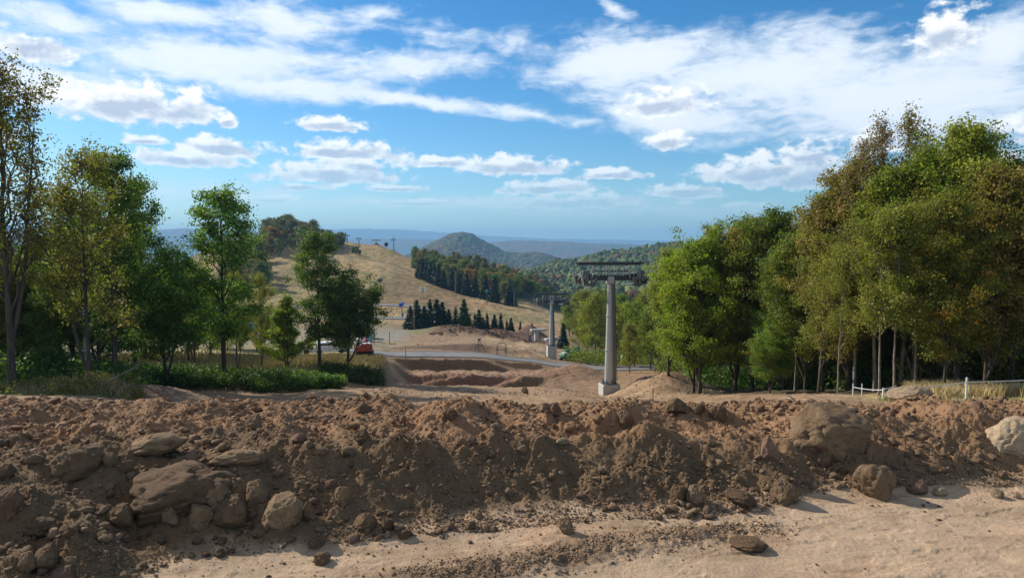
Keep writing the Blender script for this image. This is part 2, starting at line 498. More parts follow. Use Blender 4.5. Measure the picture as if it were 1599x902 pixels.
class MB:
    """collects simple shapes, builds ONE mesh object"""
    def __init__(self):
        self.v = []; self.f = []

    def add(self, vs, fs):
        o = len(self.v)
        self.v += [tuple(v) for v in vs]; self.f += [tuple(i + o for i in f) for f in fs]

    def box(self, c, s, rot=None, taper=(1, 1), bev=0.0):
        cx, cy, cz = c; sx, sy, sz = s[0] / 2, s[1] / 2, s[2] / 2
        if bev <= 0:
            vs = [Vector((x * sx * (taper[0] if z > 0 else 1), y * sy * (taper[1] if z > 0 else 1), z * sz)) for z in (-1, 1) for (x, y) in ((-1, -1), (1, -1), (1, 1), (-1, 1))]
            fs = [(3, 2, 1, 0), (4, 5, 6, 7), (0, 1, 5, 4), (1, 2, 6, 5), (2, 3, 7, 6), (3, 0, 4, 7)]
        else:
            b = min(bev, sx * .9, sy * .9, sz * .9)
            vs = []; ring = lambda z, i: [Vector((x, y, z)) for (x, y) in ((-sx + i + b, -sy + i), (sx - i - b, -sy + i), (sx - i, -sy + i + b), (sx - i, sy - i - b), (sx - i - b, sy - i), (-sx + i + b, sy - i), (-sx + i, sy - i - b), (-sx + i, -sy + i + b))]
            for (z, i) in ((-sz, b), (-sz + b, 0), (sz - b, 0), (sz, b)):
                t = (z + sz) / (2 * sz)
                vs += [Vector((p.x * (1 + (taper[0] - 1) * t), p.y * (1 + (taper[1] - 1) * t), p.z)) for p in ring(z, i)]
            fs = [tuple(range(7, -1, -1)), tuple(range(24, 32))]
            for k in range(3):
                for j in range(8):
                    a = k * 8 + j; b2 = k * 8 + (j + 1) % 8
                    fs.append((a, b2, b2 + 8, a + 8))
        if rot is not None:
            vs = [rot @ v for v in vs]
        self.add([v + Vector(c) for v in vs], fs)

    def tube(self, pts, rads, n=8, cap=True):
        pts = [Vector(p) for p in pts]
        if not isinstance(rads, (list, tuple)):
            rads = [rads] * len(pts)
        vs = []; fs = []
        up = Vector((0, 0, 1))
        d0 = (pts[1] - pts[0]).normalized()
        a = d0.cross(up)
        if a.length < 1e-3: a = Vector((1, 0, 0))
        a.normalize()
        for i, p in enumerate(pts):
            d = (pts[min(i + 1, len(pts) - 1)] - pts[max(i - 1, 0)]).normalized()
            a = (a - d * a.dot(d)).normalized(); b = d.cross(a)
            for k in range(n):
                t = 2 * math.pi * k / n
                vs.append(p + (a * math.cos(t) + b * math.sin(t)) * rads[i])
        for i in range(len(pts) - 1):
            for k in range(n):
                k2 = (k + 1) % n
                fs.append((i * n + k, i * n + k2, (i + 1) * n + k2, (i + 1) * n + k))
        if cap:
            fs.append(tuple(range(n - 1, -1, -1))); fs.append(tuple((len(pts) - 1) * n + k for k in range(n)))
        self.add(vs, fs)

    def wheel(self, c, r, w, axis='X', n=16):
        a = {'X': Vector((1, 0, 0)), 'Y': Vector((0, 1, 0)), 'Z': Vector((0, 0, 1))}[axis]
        c = Vector(c)
        self.tube([c - a * w / 2, c - a * w * .42, c + a * w * .42, c + a * w / 2], [r * .9, r, r, r * .9], n)

    def build(self, name, mat, parent=None, smooth=False, **kw):
        me = new_mesh(name, self.v, self.f, [mat], smooth)
        return link(name, me, parent, **kw)


# ------------------------------------------------------------------ materials
def mat(name):
    m = bpy.data.materials.new(name)
    m.use_nodes = True
    m.node_tree.nodes.clear()
    t = NT(m.node_tree)
    out = t.n('ShaderNodeOutputMaterial')
    return m, t, out


def pbsdf(t, out, col, rough=0.9, metal=0.0, spec=0.3, normal=None):
    p = t.n('ShaderNodeBsdfPrincipled')
    t._in(p.inputs['Base Color'], col); t._in(p.inputs['Roughness'], rough); t._in(p.inputs['Metallic'], metal)
    p.inputs['Specular IOR Level'].default_value = spec
    if normal is not None:
        t.link(normal, p.inputs['Normal'])
    t.link(p.outputs[0], out.inputs['Surface'])
    return p


def bump(t, h, strength=0.4, dist=0.02):
    b = t.n('ShaderNodeBump')
    b.inputs['Strength'].default_value = strength; b.inputs['Distance'].default_value = dist
    t.link(h, b.inputs['Height'])
    return b.outputs[0]


def simple(name, col, rough=0.6, metal=0.0, spec=0.4, var=0.18, nscale=3.0, dirt=(0.12, 0.09, 0.06), dirt_amt=0.25):
    m, t, out = mat(name)
    tc = t.n('ShaderNodeTexCoord').outputs['Object']
    n = t.noise(tc, nscale, 6, .6)
    c = t.mix(t.math('MULTIPLY', n, var * 2), col, tuple(c * .5 for c in col))
    n2 = t.noise(tc, nscale * 2.7, 8, .7)
    c = t.mix(t.math('MULTIPLY', t.ramp(n2, .5, .75), dirt_amt), c, dirt)
    pbsdf(t, out, c, t.math('MULTIPLY_ADD', n, .2, rough - .1), metal, spec)
    return m


def ground_material():
    m, t, out = mat("ground_earth")
    at_ = t.n('ShaderNodeAttribute', attribute_name='tint')
    pos = t.n('ShaderNodeNewGeometry').outputs['Position']
    grass = at_.outputs['Alpha']
    big = t.noise(pos, 0.35, 5, .6)
    med = t.noise(pos, 2.6, 7, .62)
    fine = t.noise(pos, 22, 6, .65)
    grit = t.noise(pos, 110, 3, .6)
    v = t.math('ADD', t.math('MULTIPLY_ADD', big, .5, -.25), t.math('ADD', t.math('MULTIPLY_ADD', med, .7, -.35), t.math('MULTIPLY_ADD', fine, .5, -.25)))
    lum = t.math('ADD', v, 1.0)
    lum = t.math('MULTIPLY', lum, t.math('MULTIPLY_ADD', grit, .9, .55))
    cl = t.n('ShaderNodeCombineXYZ')
    for i in range(3): t.link(lum, cl.inputs[i])
    c = t.mix(1.0, at_.outputs['Color'], cl.outputs[0], 'MULTIPLY')
    # rusty and ochre patches in the earth
    pn = t.noise(pos, 1.1, 5, .6, .6)
    c = t.mix(t.math('MULTIPLY', t.ramp(pn, .52, .72), .25), c, t.mix(1.0, c, (1.18, .88, .72), 'MULTIPLY'))
    pn2 = t.noise(t.vmath('ADD', pos, (31, 7, 0)), 1.7, 5, .6, .4)
    c = t.mix(t.math('MULTIPLY', t.ramp(pn2, .52, .70), .4), c, t.mix(1.0, c, (.70, .66, .60), 'MULTIPLY'))
    # far ground: wide patches and mowing streaks
    wide = t.noise(t.mapping(pos, rot=(0, 0, .5), scale=(.035, .010, .02)), 1.0, 6, .6, .3)
    cam_y = t.n('ShaderNodeSeparateXYZ'); t.link(pos, cam_y.inputs[0])
    farm = t.ramp(cam_y.outputs[1], 120, 220)
    c = t.mix(t.math('MULTIPLY', farm, t.ramp(wide, .38, .62)), c, t.mix(1.0, c, (.72, .80, .70), 'MULTIPLY'))
    spk = t.noise(t.mapping(pos, scale=(.5, .12, 1)), 1.0, 6, .7)
    c = t.mix(t.math('MULTIPLY', farm, t.ramp(spk, .42, .60, 0, .95)), c, t.mix(1.0, c, (.55, .6, .5), 'MULTIPLY'))
    h = t.math('ADD', t.math('MULTIPLY', med, .5), t.math('ADD', t.math('MULTIPLY', fine, .35), t.math('MULTIPLY', grit, .12)))
    pbsdf(t, out, c, .95, 0, .15, bump(t, h, .85, .06))
    return m


def rock_material(name, a, b, soil=(.17, .11, .066)):
    m, t, out = mat(name)
    tc = t.n('ShaderNodeTexCoord').outputs['Object']
    oi = t.n('ShaderNodeObjectInfo')
    off = t.vmath('ADD', tc, oi.outputs['Location'])
    big = t.noise(off, 2.2, 6, .6, .4)
    c = t.mix(t.ramp(big, .35, .68), a, b)
    sp = t.noise(off, 19, 6, .7)
    c = t.mix(t.ramp(sp, .40, .72, 0, .55), c, tuple(x * .45 for x in a))
    sp2 = t.noise(off, 60, 3, .6)
    c = t.mix(t.ramp(sp2, .52, .7, 0, .35), c, tuple(min(1, x * 1.5) for x in b))
    # loose soil lies on whatever faces up
    g = t.n('ShaderNodeNewGeometry')
    s = t.n('ShaderNodeSeparateXYZ'); t.link(g.outputs['Normal'], s.inputs[0])
    dn = t.noise(off, 7, 5, .65)
    dust = t.ramp(t.math('ADD', s.outputs[2], t.math('MULTIPLY_ADD', dn, 1.4, -.8)), .45, .95, 0, .6)
    c = t.mix(dust, c, soil)
    rnd = t.math('MULTIPLY_ADD', oi.outputs['Random'], .45, .75)
    cl = t.n('ShaderNodeCombineXYZ')
    for i in range(3): t.link(rnd, cl.inputs[i])
    c = t.mix(1.0, c, cl.outputs[0], 'MULTIPLY')
    vo = t.n('ShaderNodeTexVoronoi', feature='DISTANCE_TO_EDGE')
    t.link(t.vmath('ADD', off, t.vmath('MULTIPLY', t.n('ShaderNodeTexNoise').outputs['Color'], (.4, .4, .4))), vo.inputs['Vector']); vo.inputs['Scale'].default_value = 1.1
    crack = t.ramp(vo.outputs['Distance'], 0.0, .035)
    c = t.mix(t.math('MULTIPLY_ADD', crack, -.16, .16), c, (.05, .035, .022))
    h = t.math('ADD', t.math('MULTIPLY', t.noise(off, 9, 10, .72), 1.0), t.math('ADD', t.math('MULTIPLY', sp2, .2), t.math('MULTIPLY', crack, .10)))
    pbsdf(t, out, c, .9, 0, .2, bump(t, h, .85, .07))
    return m


def leaf_material(name, a, b, autumn, trans=.38):
    """a/b two greens chosen clump by clump; the object colour tints, its alpha says how much has turned"""
    m, t, out = mat(name)
    at_ = t.n('ShaderNodeAttribute', attribute_name='leaf')
    sp = t.n('ShaderNodeSeparateColor'); t.link(at_.outputs['Color'], sp.inputs[0])
    oi = t.n('ShaderNodeObjectInfo')
    c = t.mix(sp.outputs[0], a, b)
    turned = t.ramp(t.math('ADD', sp.outputs[2], oi.outputs['Alpha']), 0.93, 1.07)
    c = t.mix(turned, c, autumn)
    lum = t.math('MULTIPLY_ADD', sp.outputs[1], .8, .6)
    cl = t.n('ShaderNodeCombineXYZ')
    for i in range(3): t.link(lum, cl.inputs[i])
    c = t.mix(1.0, c, cl.outputs[0], 'MULTIPLY')
    c = t.mix(1.0, c, oi.outputs['Color'], 'MULTIPLY')
    d = t.n('ShaderNodeBsdfPrincipled')
    t.link(c, d.inputs['Base Color']); d.inputs['Roughness'].default_value = .6; d.inputs['Specular IOR Level'].default_value = .25
    tr = t.n('ShaderNodeBsdfTranslucent')
    t.link(t.mix(1.0, c, (1.5, 1.7, .8), 'MULTIPLY'), tr.inputs['Color'])
    mx = t.n('ShaderNodeMixShader'); mx.inputs[0].default_value = trans
    t.link(d.outputs[0], mx.inputs[1]); t.link(tr.outputs[0], mx.inputs[2])
    t.link(mx.outputs[0], out.inputs['Surface'])
    return m


def bark_material(name, a, b):
    m, t, out = mat(name)
    tc = t.n('ShaderNodeTexCoord').outputs['Object']
    n = t.noise(t.mapping(tc, scale=(9, 9, 1.6)), 1.0, 7, .65, .5)
    c = t.mix(t.ramp(n, .35, .65), a, b)
    n2 = t.noise(tc, 1.3, 4, .6)
    c = t.mix(t.ramp(n2, .5, .7, 0, .4), c, (.07, .085, .045))
    pbsdf(t, out, c, .92, 0, .15, bump(t, n, .6, .04))
    return m


def attr_material(name, attr, rough=.9, var=.5, scale=3.0, bmp=.3):
    m, t, out = mat(name)
    at_ = t.n('ShaderNodeAttribute', attribute_name=attr)
    pos = t.n('ShaderNodeNewGeometry').outputs['Position']
    n = t.noise(pos, scale, 6, .65)
    cl = t.n('ShaderNodeCombineXYZ')
    lum = t.math('MULTIPLY_ADD', n, var * 2, 1 - var)
    for i in range(3): t.link(lum, cl.inputs[i])
    c = t.mix(1.0, at_.outputs['Color'], cl.outputs[0], 'MULTIPLY')
    pbsdf(t, out, c, rough, 0, .15, bump(t, n, bmp, .3 / scale))
    return m


M = {}
M['ground'] = ground_material()
M['rock'] = rock_material("sandstone", (.30, .19, .108), (.42, .285, .165), (.20, .13, .074))
M['rock_pale'] = rock_material("pale_sandstone", (.50, .37, .24), (.58, .43, .28), (.34, .24, .155))
M['rock_red'] = rock_material("red_sandstone", (.27, .16, .11), (.34, .21, .15))
M['rock_dirty'] = rock_material("earth_crusted_stone", (.21, .13, .072), (.30, .19, .108))
M['clod'] = attr_material("earth_clods", 'tint', .95, .45, 24, .5)
M['leaf_maple'] = leaf_material("leaves_maple", (.070, .105, .020), (.20, .22, .034), (.34, .20, .05))
M['leaf_dark'] = leaf_material("leaves_dark", (.062, .098, .022), (.125, .160, .034), (.20, .11, .04))
M['leaf_olive'] = leaf_material("leaves_olive", (.15, .165, .036), (.25, .235, .05), (.27, .195, .11))
M['leaf_lime'] = leaf_material("leaves_lime", (.15, .20, .024), (.23, .26, .03), (.34, .22, .04), .45)
M['needle'] = leaf_material("spruce_needles", (.014, .028, .014), (.024, .042, .020), (.05, .05, .02), .1)
M['bark'] = bark_material("bark_brown", (.055, .042, .032), (.12, .095, .07))
M['bark_pale'] = bark_material("bark_pale", (.14, .12, .095), (.33, .29, .24))
M['grass'] = attr_material("dry_grass_blades", 'tint', .8, .3, 2.0, .0)
M['woodland'] = attr_material("far_crowns", 'tint', .9, .45, .35, .6)
M['steel'] = simple("galvanised_steel", (.50, .51, .51), .5, .35, .5, .15, 1.2)
M['steel_dark'] = simple("dark_steel", (.07, .072, .075), .5, .3, .4, .2, 2)
M['steel_mid'] = simple("weathered_steel", (.19, .19, .19), .5, .4, .4, .2, 2)
M['rubber'] = simple("black_rubber", (.02, .02, .02), .8, 0, .3, .3, 5)
M['concrete'] = simple("fresh_concrete", (.50, .49, .46), .85, 0, .2, .2, 1.6, (.28, .2, .14), .55)
M['red'] = simple("red_paint", (.30, .035, .028), .35, 0, .5, .12, 1.5)
M['orange'] = simple("orange_paint", (.62, .24, .02), .4, 0, .5, .12, 1.5)
M['white'] = simple("white_paint", (.72, .73, .74), .4, 0, .5, .06, 1.5, (.3, .25, .2), .15)
M['bluepaint'] = simple("blue_paint", (.02, .09, .50), .4, 0, .5, .1, 1.5)
M['greenpaint'] = simple("green_paint", (.03, .20, .13), .45, 0, .5, .1, 1.5)
M['teal'] = simple("pale_teal_sheet", (.22, .42, .46), .5, 0, .4, .1, 1.5)
M['glass'] = simple("dark_glass", (.02, .025, .03), .1, 0, .7, .05, 1.0, (.1, .09, .08), .05)
M['wood'] = simple("weathered_wood", (.26, .19, .12), .85, 0, .2, .3, 3)
M['tape'] = simple("white_tape", (.58, .59, .60), .6, 0, .3, .05, 6, (.4, .35, .3), .1)
M['cloth_blue'] = simple("pale_blue_sheet", (.22, .42, .62), .7, 0, .3, .15, 6)


def asphalt():
    m, t, out = mat("road_surface")
    pos = t.n('ShaderNodeNewGeometry').outputs['Position']
    n = t.noise(pos, .5, 6, .6)
    c = t.mix(t.ramp(n, .35, .65), (.13, .13, .13), (.19, .185, .175))
    n2 = t.noise(t.mapping(pos, scale=(.08, .6, 1)), 1.0, 6, .6)
    c = t.mix(t.ramp(n2, .5, .7, 0, .6), c, (.30, .25, .19))
    pbsdf(t, out, c, .85, 0, .3, bump(t, t.noise(pos, 6, 5, .6), .3, .03))
    return m


M['asphalt'] = asphalt()


# ------------------------------------------------------------------ the ground sheet
def ground_colour(x, Y, z):
    """real surface colour, point by point (what the ground is made of)"""
    px = x / Y * F + 799.5
    n = fbm(x * .5, Y * .5, 4, 201)
    nf = fbm(x * 2.5, Y * 2.5, 3, 205)
    C = np.zeros((len(x), 3))

    def put(mask, col):
        mk = np.clip(mask, 0, 1)[:, None]
        C[:] = C * (1 - mk) + np.array(col)[None] * mk
    C[:] = (.25, .158, .088)                                    # bare earth
    near = 1 - sstep(13, 16, Y)
    put(near * (1 - sstep(.03, .12, z + .04 * nf)), (.43, .305, .20))          # sandy track
    put(near * sstep(.03, .14, z + .05 * nf), (.150, .097, .054))     # dark berm soil
    put(near * sstep(8.9, 9.8, Y + .5 * n - .7 * sstep(900, 1300, px) * 0), (.255, .150, .082))       # reddish rubble field
    sandm = near * (1 - sstep(.03, .12, z + .04 * nf))
    put(sandm * sstep(.0, .35, fbm(x * .9, Y * 2.6, 4, 211, .6)) * .65, (.33, .225, .14))
    tr = np.exp(-((Y - (6.72 + 0.31 * x + .12 * fbm(x * 2, x * 0, 3, 9))) / .26) ** 2) * sstep(-1.8, -.4, x) * (1 - sstep(2.5, 3.3, x)) * near
    put(tr * 1.1 * (.5 + sstep(-.3, .3, nf)), (.18, .118, .070))
    # mid ground
    m = sstep(13, 16, Y)
    put(m * (1 - sstep(55, 62, Y)), (.27, .18, .108))
    put(m * sstep(.1, .4, n) * (1 - sstep(55, 80, Y)) * .6, (.36, .25, .15))
    # pit walls
    pit = sstep(58, 60, Y) * (1 - sstep(89, 91, Y)) * sstep(610, 650, px) * (1 - sstep(870, 900, px))
    put(pit, (.17, .11, .066))
    put(pit * sstep(76, 77, Y) * (1 - sstep(80, 82, Y)), (.20, .115, .075))
    put(pit * sstep(80, 82, Y) * (1 - sstep(87, 88.6, Y)), (.30, .19, .12))
    # beyond the road
    b = sstep(103, 108, Y) * (1 - sstep(150, 175, Y)) * sstep(520, 640, px + 30 * n)
    put(b, (.26, .175, .105))
    put(b * sstep(-.05, .25, fbm(x * .09, Y * .09, 4, 301)) * (1 - sstep(700, 760, px)), (.20, .19, .09))
    put(b * sstep(-.15, .2, n) * sstep(735, 770, px) * (1 - sstep(840, 870, px)) * (1 - sstep(140, 148, Y)), (.46, .32, .19))
    put(sstep(143, 149, Y) * (1 - sstep(160, 166, Y)) * sstep(660, 690, px) * (1 - sstep(840, 860, px)), (.15, .09, .06))
    put(sstep(102.5, 104, Y) * (1 - sstep(107.5, 109, Y)) * sstep(590, 620, px) * (1 - sstep(750, 775, px)), (.13, .085, .055))
    lot = sstep(118, 124, Y + 3 * n) * (1 - sstep(150, 156, Y + 3 * n)) * (1 - sstep(615, 645, px + 20 * n))
    put(lot, (.25, .235, .21))
    put(sstep(160, 163, Y) * (1 - sstep(168, 172, Y)) * sstep(812, 822, px) * (1 - sstep(842, 850, px)), (.15, .10, .07))
    # meadow with dry grass on the left
    ml = (1 - sstep(596, 602, px + 3 * n)) * sstep(50.5, 53, Y - (1 - sstep(180, 330, px)) * 6 + 1.2 * n + sstep(470, 500, px) * (-5.2))
    ml = ml * (1 - sstep(92, 112, Y + 8 * n))
    put(ml, (.30, .245, .115))
    put((1 - sstep(520, 690, px + 60 * fbm(x * .08, Y * .08, 3, 221))) * sstep(90, 110, Y) * (1 - sstep(200, 240, Y)), (.22, .19, .12))
    put((1 - sstep(120, 230, px + 60 * n)) * sstep(24, 28, Y), (.13, .13, .055))
    put(np.exp(-(((px - 200) / 75) ** 2 + ((Y - 31) / 2.6) ** 2)) * 1.6, (.15, .10, .065))
    # right: dry grass and forest floor
    mr = sstep(1325, 1400, px + 40 * n) * sstep(16.5, 19, Y + 1.5 * nf)
    put(mr, (.38, .30, .14))
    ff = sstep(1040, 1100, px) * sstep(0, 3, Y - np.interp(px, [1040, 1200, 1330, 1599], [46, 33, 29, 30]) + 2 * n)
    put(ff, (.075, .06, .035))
    fr = sstep(885, 930, px) * sstep(104, 112, Y)
    put(fr, (.16, .14, .07))
    # ski slope: dry gold grass
    sl = sstep(168, 185, Y) * (1 - sstep(885, 925, px))
    g = sstep(-.2, .35, fbm(x * .025, Y * .02, 4, 311))[:, None]
    gold = np.array((.40, .27, .135)) * g + np.array((.33, .20, .105)) * (1 - g)
    C[:] = C * (1 - sl[:, None]) + gold * sl[:, None]
    put(sl * (1 - sstep(.035, .09, np.abs(fbm(x * .012 + 3, Y * .03, 3, 321)))) * .5, (.20, .17, .08))
    # traverse tracks across the slope
    for (y0, k, w) in ((262, -.30, 1.8), (338, -.55, 2.6)):
        d = np.abs(Y - (y0 + k * (x + 40) + 4 * fbm(x * .03, Y * .01, 3, 331)))
        put(sl * (1 - sstep(w * .4, w, d)) * (1 - sstep(10, 40, x)) * .75, (.13, .10, .055))
    # woodland floors
    wd = sstep(450, 520, Y) + sstep(290, 300, Y - np.interp(px, [640, 790, 900], [60, 15, -10])) * sstep(650, 680, px)
    put(wd, (.05, .06, .025))
    put(sstep(480, 540, Y), (.05, .062, .026))
    return C


def build_ground():
    us = np.concatenate([np.linspace(-2.6, -.84, 50)[:-1], np.linspace(-.84, .84, 900), np.linspace(.84, 2.6, 50)[1:]])
    Ys = np.concatenate([np.linspace(2.2, 5.8, 50)[:-1], np.linspace(5.8, 14.2, 440)[:-1], np.exp(np.linspace(math.log(14.2), math.log(54), 130))[:-1],
                         np.linspace(54, 74, 46)[:-1], np.linspace(74, 93, 120)[:-1], np.linspace(93, 112, 44)[:-1], np.exp(np.linspace(math.log(112), math.log(1250), 260))])
    U, YY = np.meshgrid(us, Ys)
    x = (U * YY).ravel(); y = YY.ravel()
    z = np.concatenate([gz(x[i:i + 200000], y[i:i + 200000]) for i in range(0, len(x), 200000)])
    C = np.concatenate([ground_colour(x[i:i + 200000], y[i:i + 200000], z[i:i + 200000]) for i in range(0, len(x), 200000)])
    z = z - 60 * sstep(1150, 1250, y)
    nu, ny = len(us), len(Ys)
    i = np.arange(ny - 1)[:, None] * nu + np.arange(nu - 1)[None]
    Fa = np.stack([i, i + 1, i + nu + 1, i + nu], -1).reshape(-1, 4)
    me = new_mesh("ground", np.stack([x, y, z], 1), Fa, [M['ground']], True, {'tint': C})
    tag(link("ground", me), "excavated earth, meadow and dry ski slope", None, None, 'structure')
    # the platform behind the photographer
    xs = np.linspace(-160, 160, 81); ys = np.linspace(-150, 2.4, 60)
    X, Y2 = np.meshgrid(xs, ys)
    zz = -.03 + .0 * X
    zz = zz - 0.10 * np.clip(np.abs(X) - 20, 0, None)
    i = np.arange(59)[:, None] * 81 + np.arange(80)[None]
    Fa = np.stack([i, i + 1, i + 82, i + 81], -1).reshape(-1, 4)
    Cc = np.tile(np.array([.36, .27, .18]), (X.size, 1))
    me = new_mesh("ground_behind", np.stack([X.ravel(), Y2.ravel(), zz.ravel()], 1), Fa, [M['ground']], True, {'tint': Cc})
    tag(link("ground", me), None, None, None, 'structure')


build_ground()


# ------------------------------------------------------------------ roads draped on the ground
def drape(name, pts_fn, n, width, mat_, lift=.05, m=9):
    V = []; 
    for i in range(n):
        c, d = pts_fn(i / (n - 1))
        nrm = Vector((-d[1], d[0])).normalized()
        for j in range(m):
            s = (j / (m - 1) - .5) * width
            V.append((c[0] + nrm.x * s, c[1] + nrm.y * s))
    V = np.array(V)
    z = gz_base(V[:, 0], V[:, 1]) + lift
    zg = gz(V[:, 0], V[:, 1]) + lift * .6
    z = np.maximum(z, zg) + 0
    z2 = z.reshape(n, m)
    P = np.stack([V[:, 0], V[:, 1], z], 1)
    top = n * m
    P2 = np.concatenate([P, P - np.array([0, 0, .35])])
    Fs = []
    for i in range(n - 1):
        for j in range(m - 1):
            a = i * m + j
            Fs.append((a, a + 1, a + m + 1, a + m))
        for j in (0, m - 1):
            a = i * m + j; b = a + m
            Fs.append((a, b, b + top, a + top))
    me = new_mesh(name, P2, np.array(Fs), [mat_], False)
    return tag(link(name, me), None, None, None, 'structure')


drape("road", lambda t: ((-32 + 62 * t, ROADY(-32 + 62 * t)), (1, .18)), 60, 8.6, M['asphalt'], .10)
# two bends of the public road below the ski slope
drape("road", lambda t: (((-75 + 52 * t), 232 - 8 * t + 6 * t * t), (52, -8 + 12 * t)), 40, 7.5, M['asphalt'], .25)
drape("road", lambda t: (((-62 + 40 * t), 199 - 2 * t), (40, -2)), 40, 9, M['asphalt'], .25)


# ------------------------------------------------------------------ far hills and ridges
def ridge(name, prof, Y, depth, mat_cols, amp, seed, low=-90, label=None):
    pxs = np.array([p[0] for p in prof], float); pys = np.array([p[1] for p in prof], float)
    zc = np.array([at(p[0], p[1], Y).z for p in prof])
    n, m = 420, (170 if depth < 500 else 70)
    uu = np.linspace((pxs[0] - 799.5) / F, (pxs[-1] - 799.5) / F, n)
    X0 = uu * Y
    crest = np.interp(uu, (pxs - 799.5) / F, zc)
    t = np.linspace(-1, 1, m)
    XX = np.repeat(X0[None], m, 0); TT = np.repeat(t[:, None], n, 1)
    YY = Y + TT * depth
    fall = 1 - np.abs(TT) ** 1.25
    spur = fbm(XX / depth * 4, TT * 2.2, 5, seed)
    h = (crest[None] - low) * fall * (1 + .25 * spur * (1 - fall)) + low
    h = h + amp * fbm(XX / depth * 26, TT * 26, 4, seed + 5, .65) * (1 - .4 * fall)
    # taper at both ends so that it closes with the plain
    P = np.stack([XX.ravel(), YY.ravel(), h.ravel()], 1)
    nn = fbm(XX.ravel() / depth * 9, TT.ravel() * 9, 4, seed + 9)
    nf = fbm(XX.ravel() / depth * 60, TT.ravel() * 60, 3, seed + 12)
    w = sstep(-.3, .3, nn)[:, None]
    C = np.array(mat_cols[0]) * w + np.array(mat_cols[1]) * (1 - w)
    w2 = sstep(.12, .35, nf)[:, None]
    C = C * (1 - w2) + np.array(mat_cols[2]) * w2
    i = np.arange(m - 1)[:, None] * n + np.arange(n - 1)[None]
    Fa = np.stack([i, i + 1, i + n + 1, i + n], -1).reshape(-1, 4)
    me = new_mesh(name, P, Fa, [HILLM], True, {'tint': C})
    return tag(link(name, me), label, None, None, 'structure')


HILLM = attr_material("hill_woods", 'tint', .95, .5, .035, .9)
WOODC = ((.050, .080, .030), (.11, .060, .040), (.15, .085, .035))
ridge("hill", [(560, 425), (610, 410), (650, 392), (668, 382), (690, 371), (706, 364.5), (720, 361.5), (737, 365.5), (752, 374), (768, 383), (785, 391), (800, 395), (820, 394), (840, 394), (856, 398), (875, 404), (900, 412), (960, 425)],
      2300, 420, ((.045, .080, .030), (.075, .070, .034), (.12, .065, .035)), 11, 11, -60, "rounded wooded volcanic hill in the distance")
ridge("far_ridge", [(640, 400), (760, 380), (790, 376.5), (830, 375), (880, 377), (930, 380), (980, 381), (1040, 384), (1150, 388), (1300, 384), (1700, 380)], 5200, 900, WOODC, 14, 21, -100)
ridge("far_ridge", [(-500, 352), (-100, 353), (-40, 345), (0, 350), (35, 358), (80, 350), (130, 347), (180, 355), (230, 361), (290, 356), (340, 362), (420, 368), (500, 372), (560, 373), (640, 373), (700, 374), (760, 377), (830, 384), (900, 392)], 7200, 1200, WOODC, 18, 31, -120)
ridge("far_ridge", [(300, 368), (420, 362), (500, 359), (560, 357), (620, 358), (680, 362), (760, 368), (860, 373), (960, 374), (1040, 376), (1200, 380), (1600, 378)], 12000, 1500, WOODC, 20, 41, -150)


def valley():
    xs = np.linspace(-15000, 15000, 120); ys = np.linspace(1000, 15500, 80)
    X, Y = np.meshgrid(xs, ys)
    Z = -95 + 6 * fbm(X / 900, Y / 900, 3, 51)
    Z = Z - 40 * sstep(6000, 12000, Y)
    i = np.arange(79)[:, None] * 120 + np.arange(119)[None]
    Fa = np.stack([i, i + 1, i + 121, i + 120], -1).reshape(-1, 4)
    w = sstep(-.2, .2, fbm(X.ravel() / 400, Y.ravel() / 400, 4, 55))[:, None]
    C = np.array((.07, .09, .035)) * w + np.array((.16, .14, .07)) * (1 - w)
    me = new_mesh("valley_floor", np.stack([X.ravel(), Y.ravel(), Z.ravel()], 1), Fa, [HILLM], True, {'tint': C})
    tag(link("valley_floor", me), None, None, None, 'structure')


valley()

# ------------------------------------------------------------------ haze
def build_haze():
    mb = MB()
    x0, x1, y0, y1, z0, z1 = -15800, 15800, -400, 15900, -172, 345
    mb.add([(x0, y0, z0), (x1, y0, z0), (x1, y1, z0), (x0, y1, z0), (x0, y0, z1), (x1, y0, z1), (x1, y1, z1), (x0, y1, z1)],
           [(3, 2, 1, 0), (4, 5, 6, 7), (0, 1, 5, 4), (1, 2, 6, 5), (2, 3, 7, 6), (3, 0, 4, 7)])
    m, t, out = mat("haze_air")
    v = t.n('ShaderNodeVolumePrincipled')
    v.inputs['Color'].default_value = (.32, .64, 1.0, 1)
    v.inputs['Density'].default_value = 0.00015
    v.inputs['Anisotropy'].default_value = 0.1
    t.link(v.outputs[0], out.inputs['Volume'])
    o = mb.build("haze", m)
    tag(o, "thin blue air between the camera and the far ridges", "haze", None, 'stuff')


build_haze()


# ------------------------------------------------------------------ trees
TUBE_N = 6


def tubes(lines, n=TUBE_N):
    """lines: list of (pts Kx3, radii K) -> V, F arrays of one mesh"""
    Vs, Fs, o = [], [], 0
    for pts, rad in lines:
        pts = np.asarray(pts, float); K = len(pts)
        d = np.gradient(pts, axis=0); d /= np.linalg.norm(d, axis=1)[:, None] + 1e-9
        ref = np.array([0, 0, 1.0]) if abs(d[0, 2]) < .9 else np.array([1.0, 0, 0])
        a = np.cross(d, ref); a /= np.linalg.norm(a, axis=1)[:, None] + 1e-9
        b = np.cross(d, a)
        th = np.arange(n) * 2 * math.pi / n
        ring = pts[:, None] + (a[:, None] * np.cos(th)[None, :, None] + b[:, None] * np.sin(th)[None, :, None]) * np.asarray(rad)[:, None, None]
        Vs.append(ring.reshape(-1, 3))
        i = np.arange(K - 1)[:, None] * n + np.arange(n)[None]
        j = np.arange(K - 1)[:, None] * n + ((np.arange(n) + 1) % n)[None]
        Fs.append(np.stack([i, j, j + n, i + n], -1).reshape(-1, 4) + o)
        o += K * n
    return np.concatenate(Vs), np.concatenate(Fs)


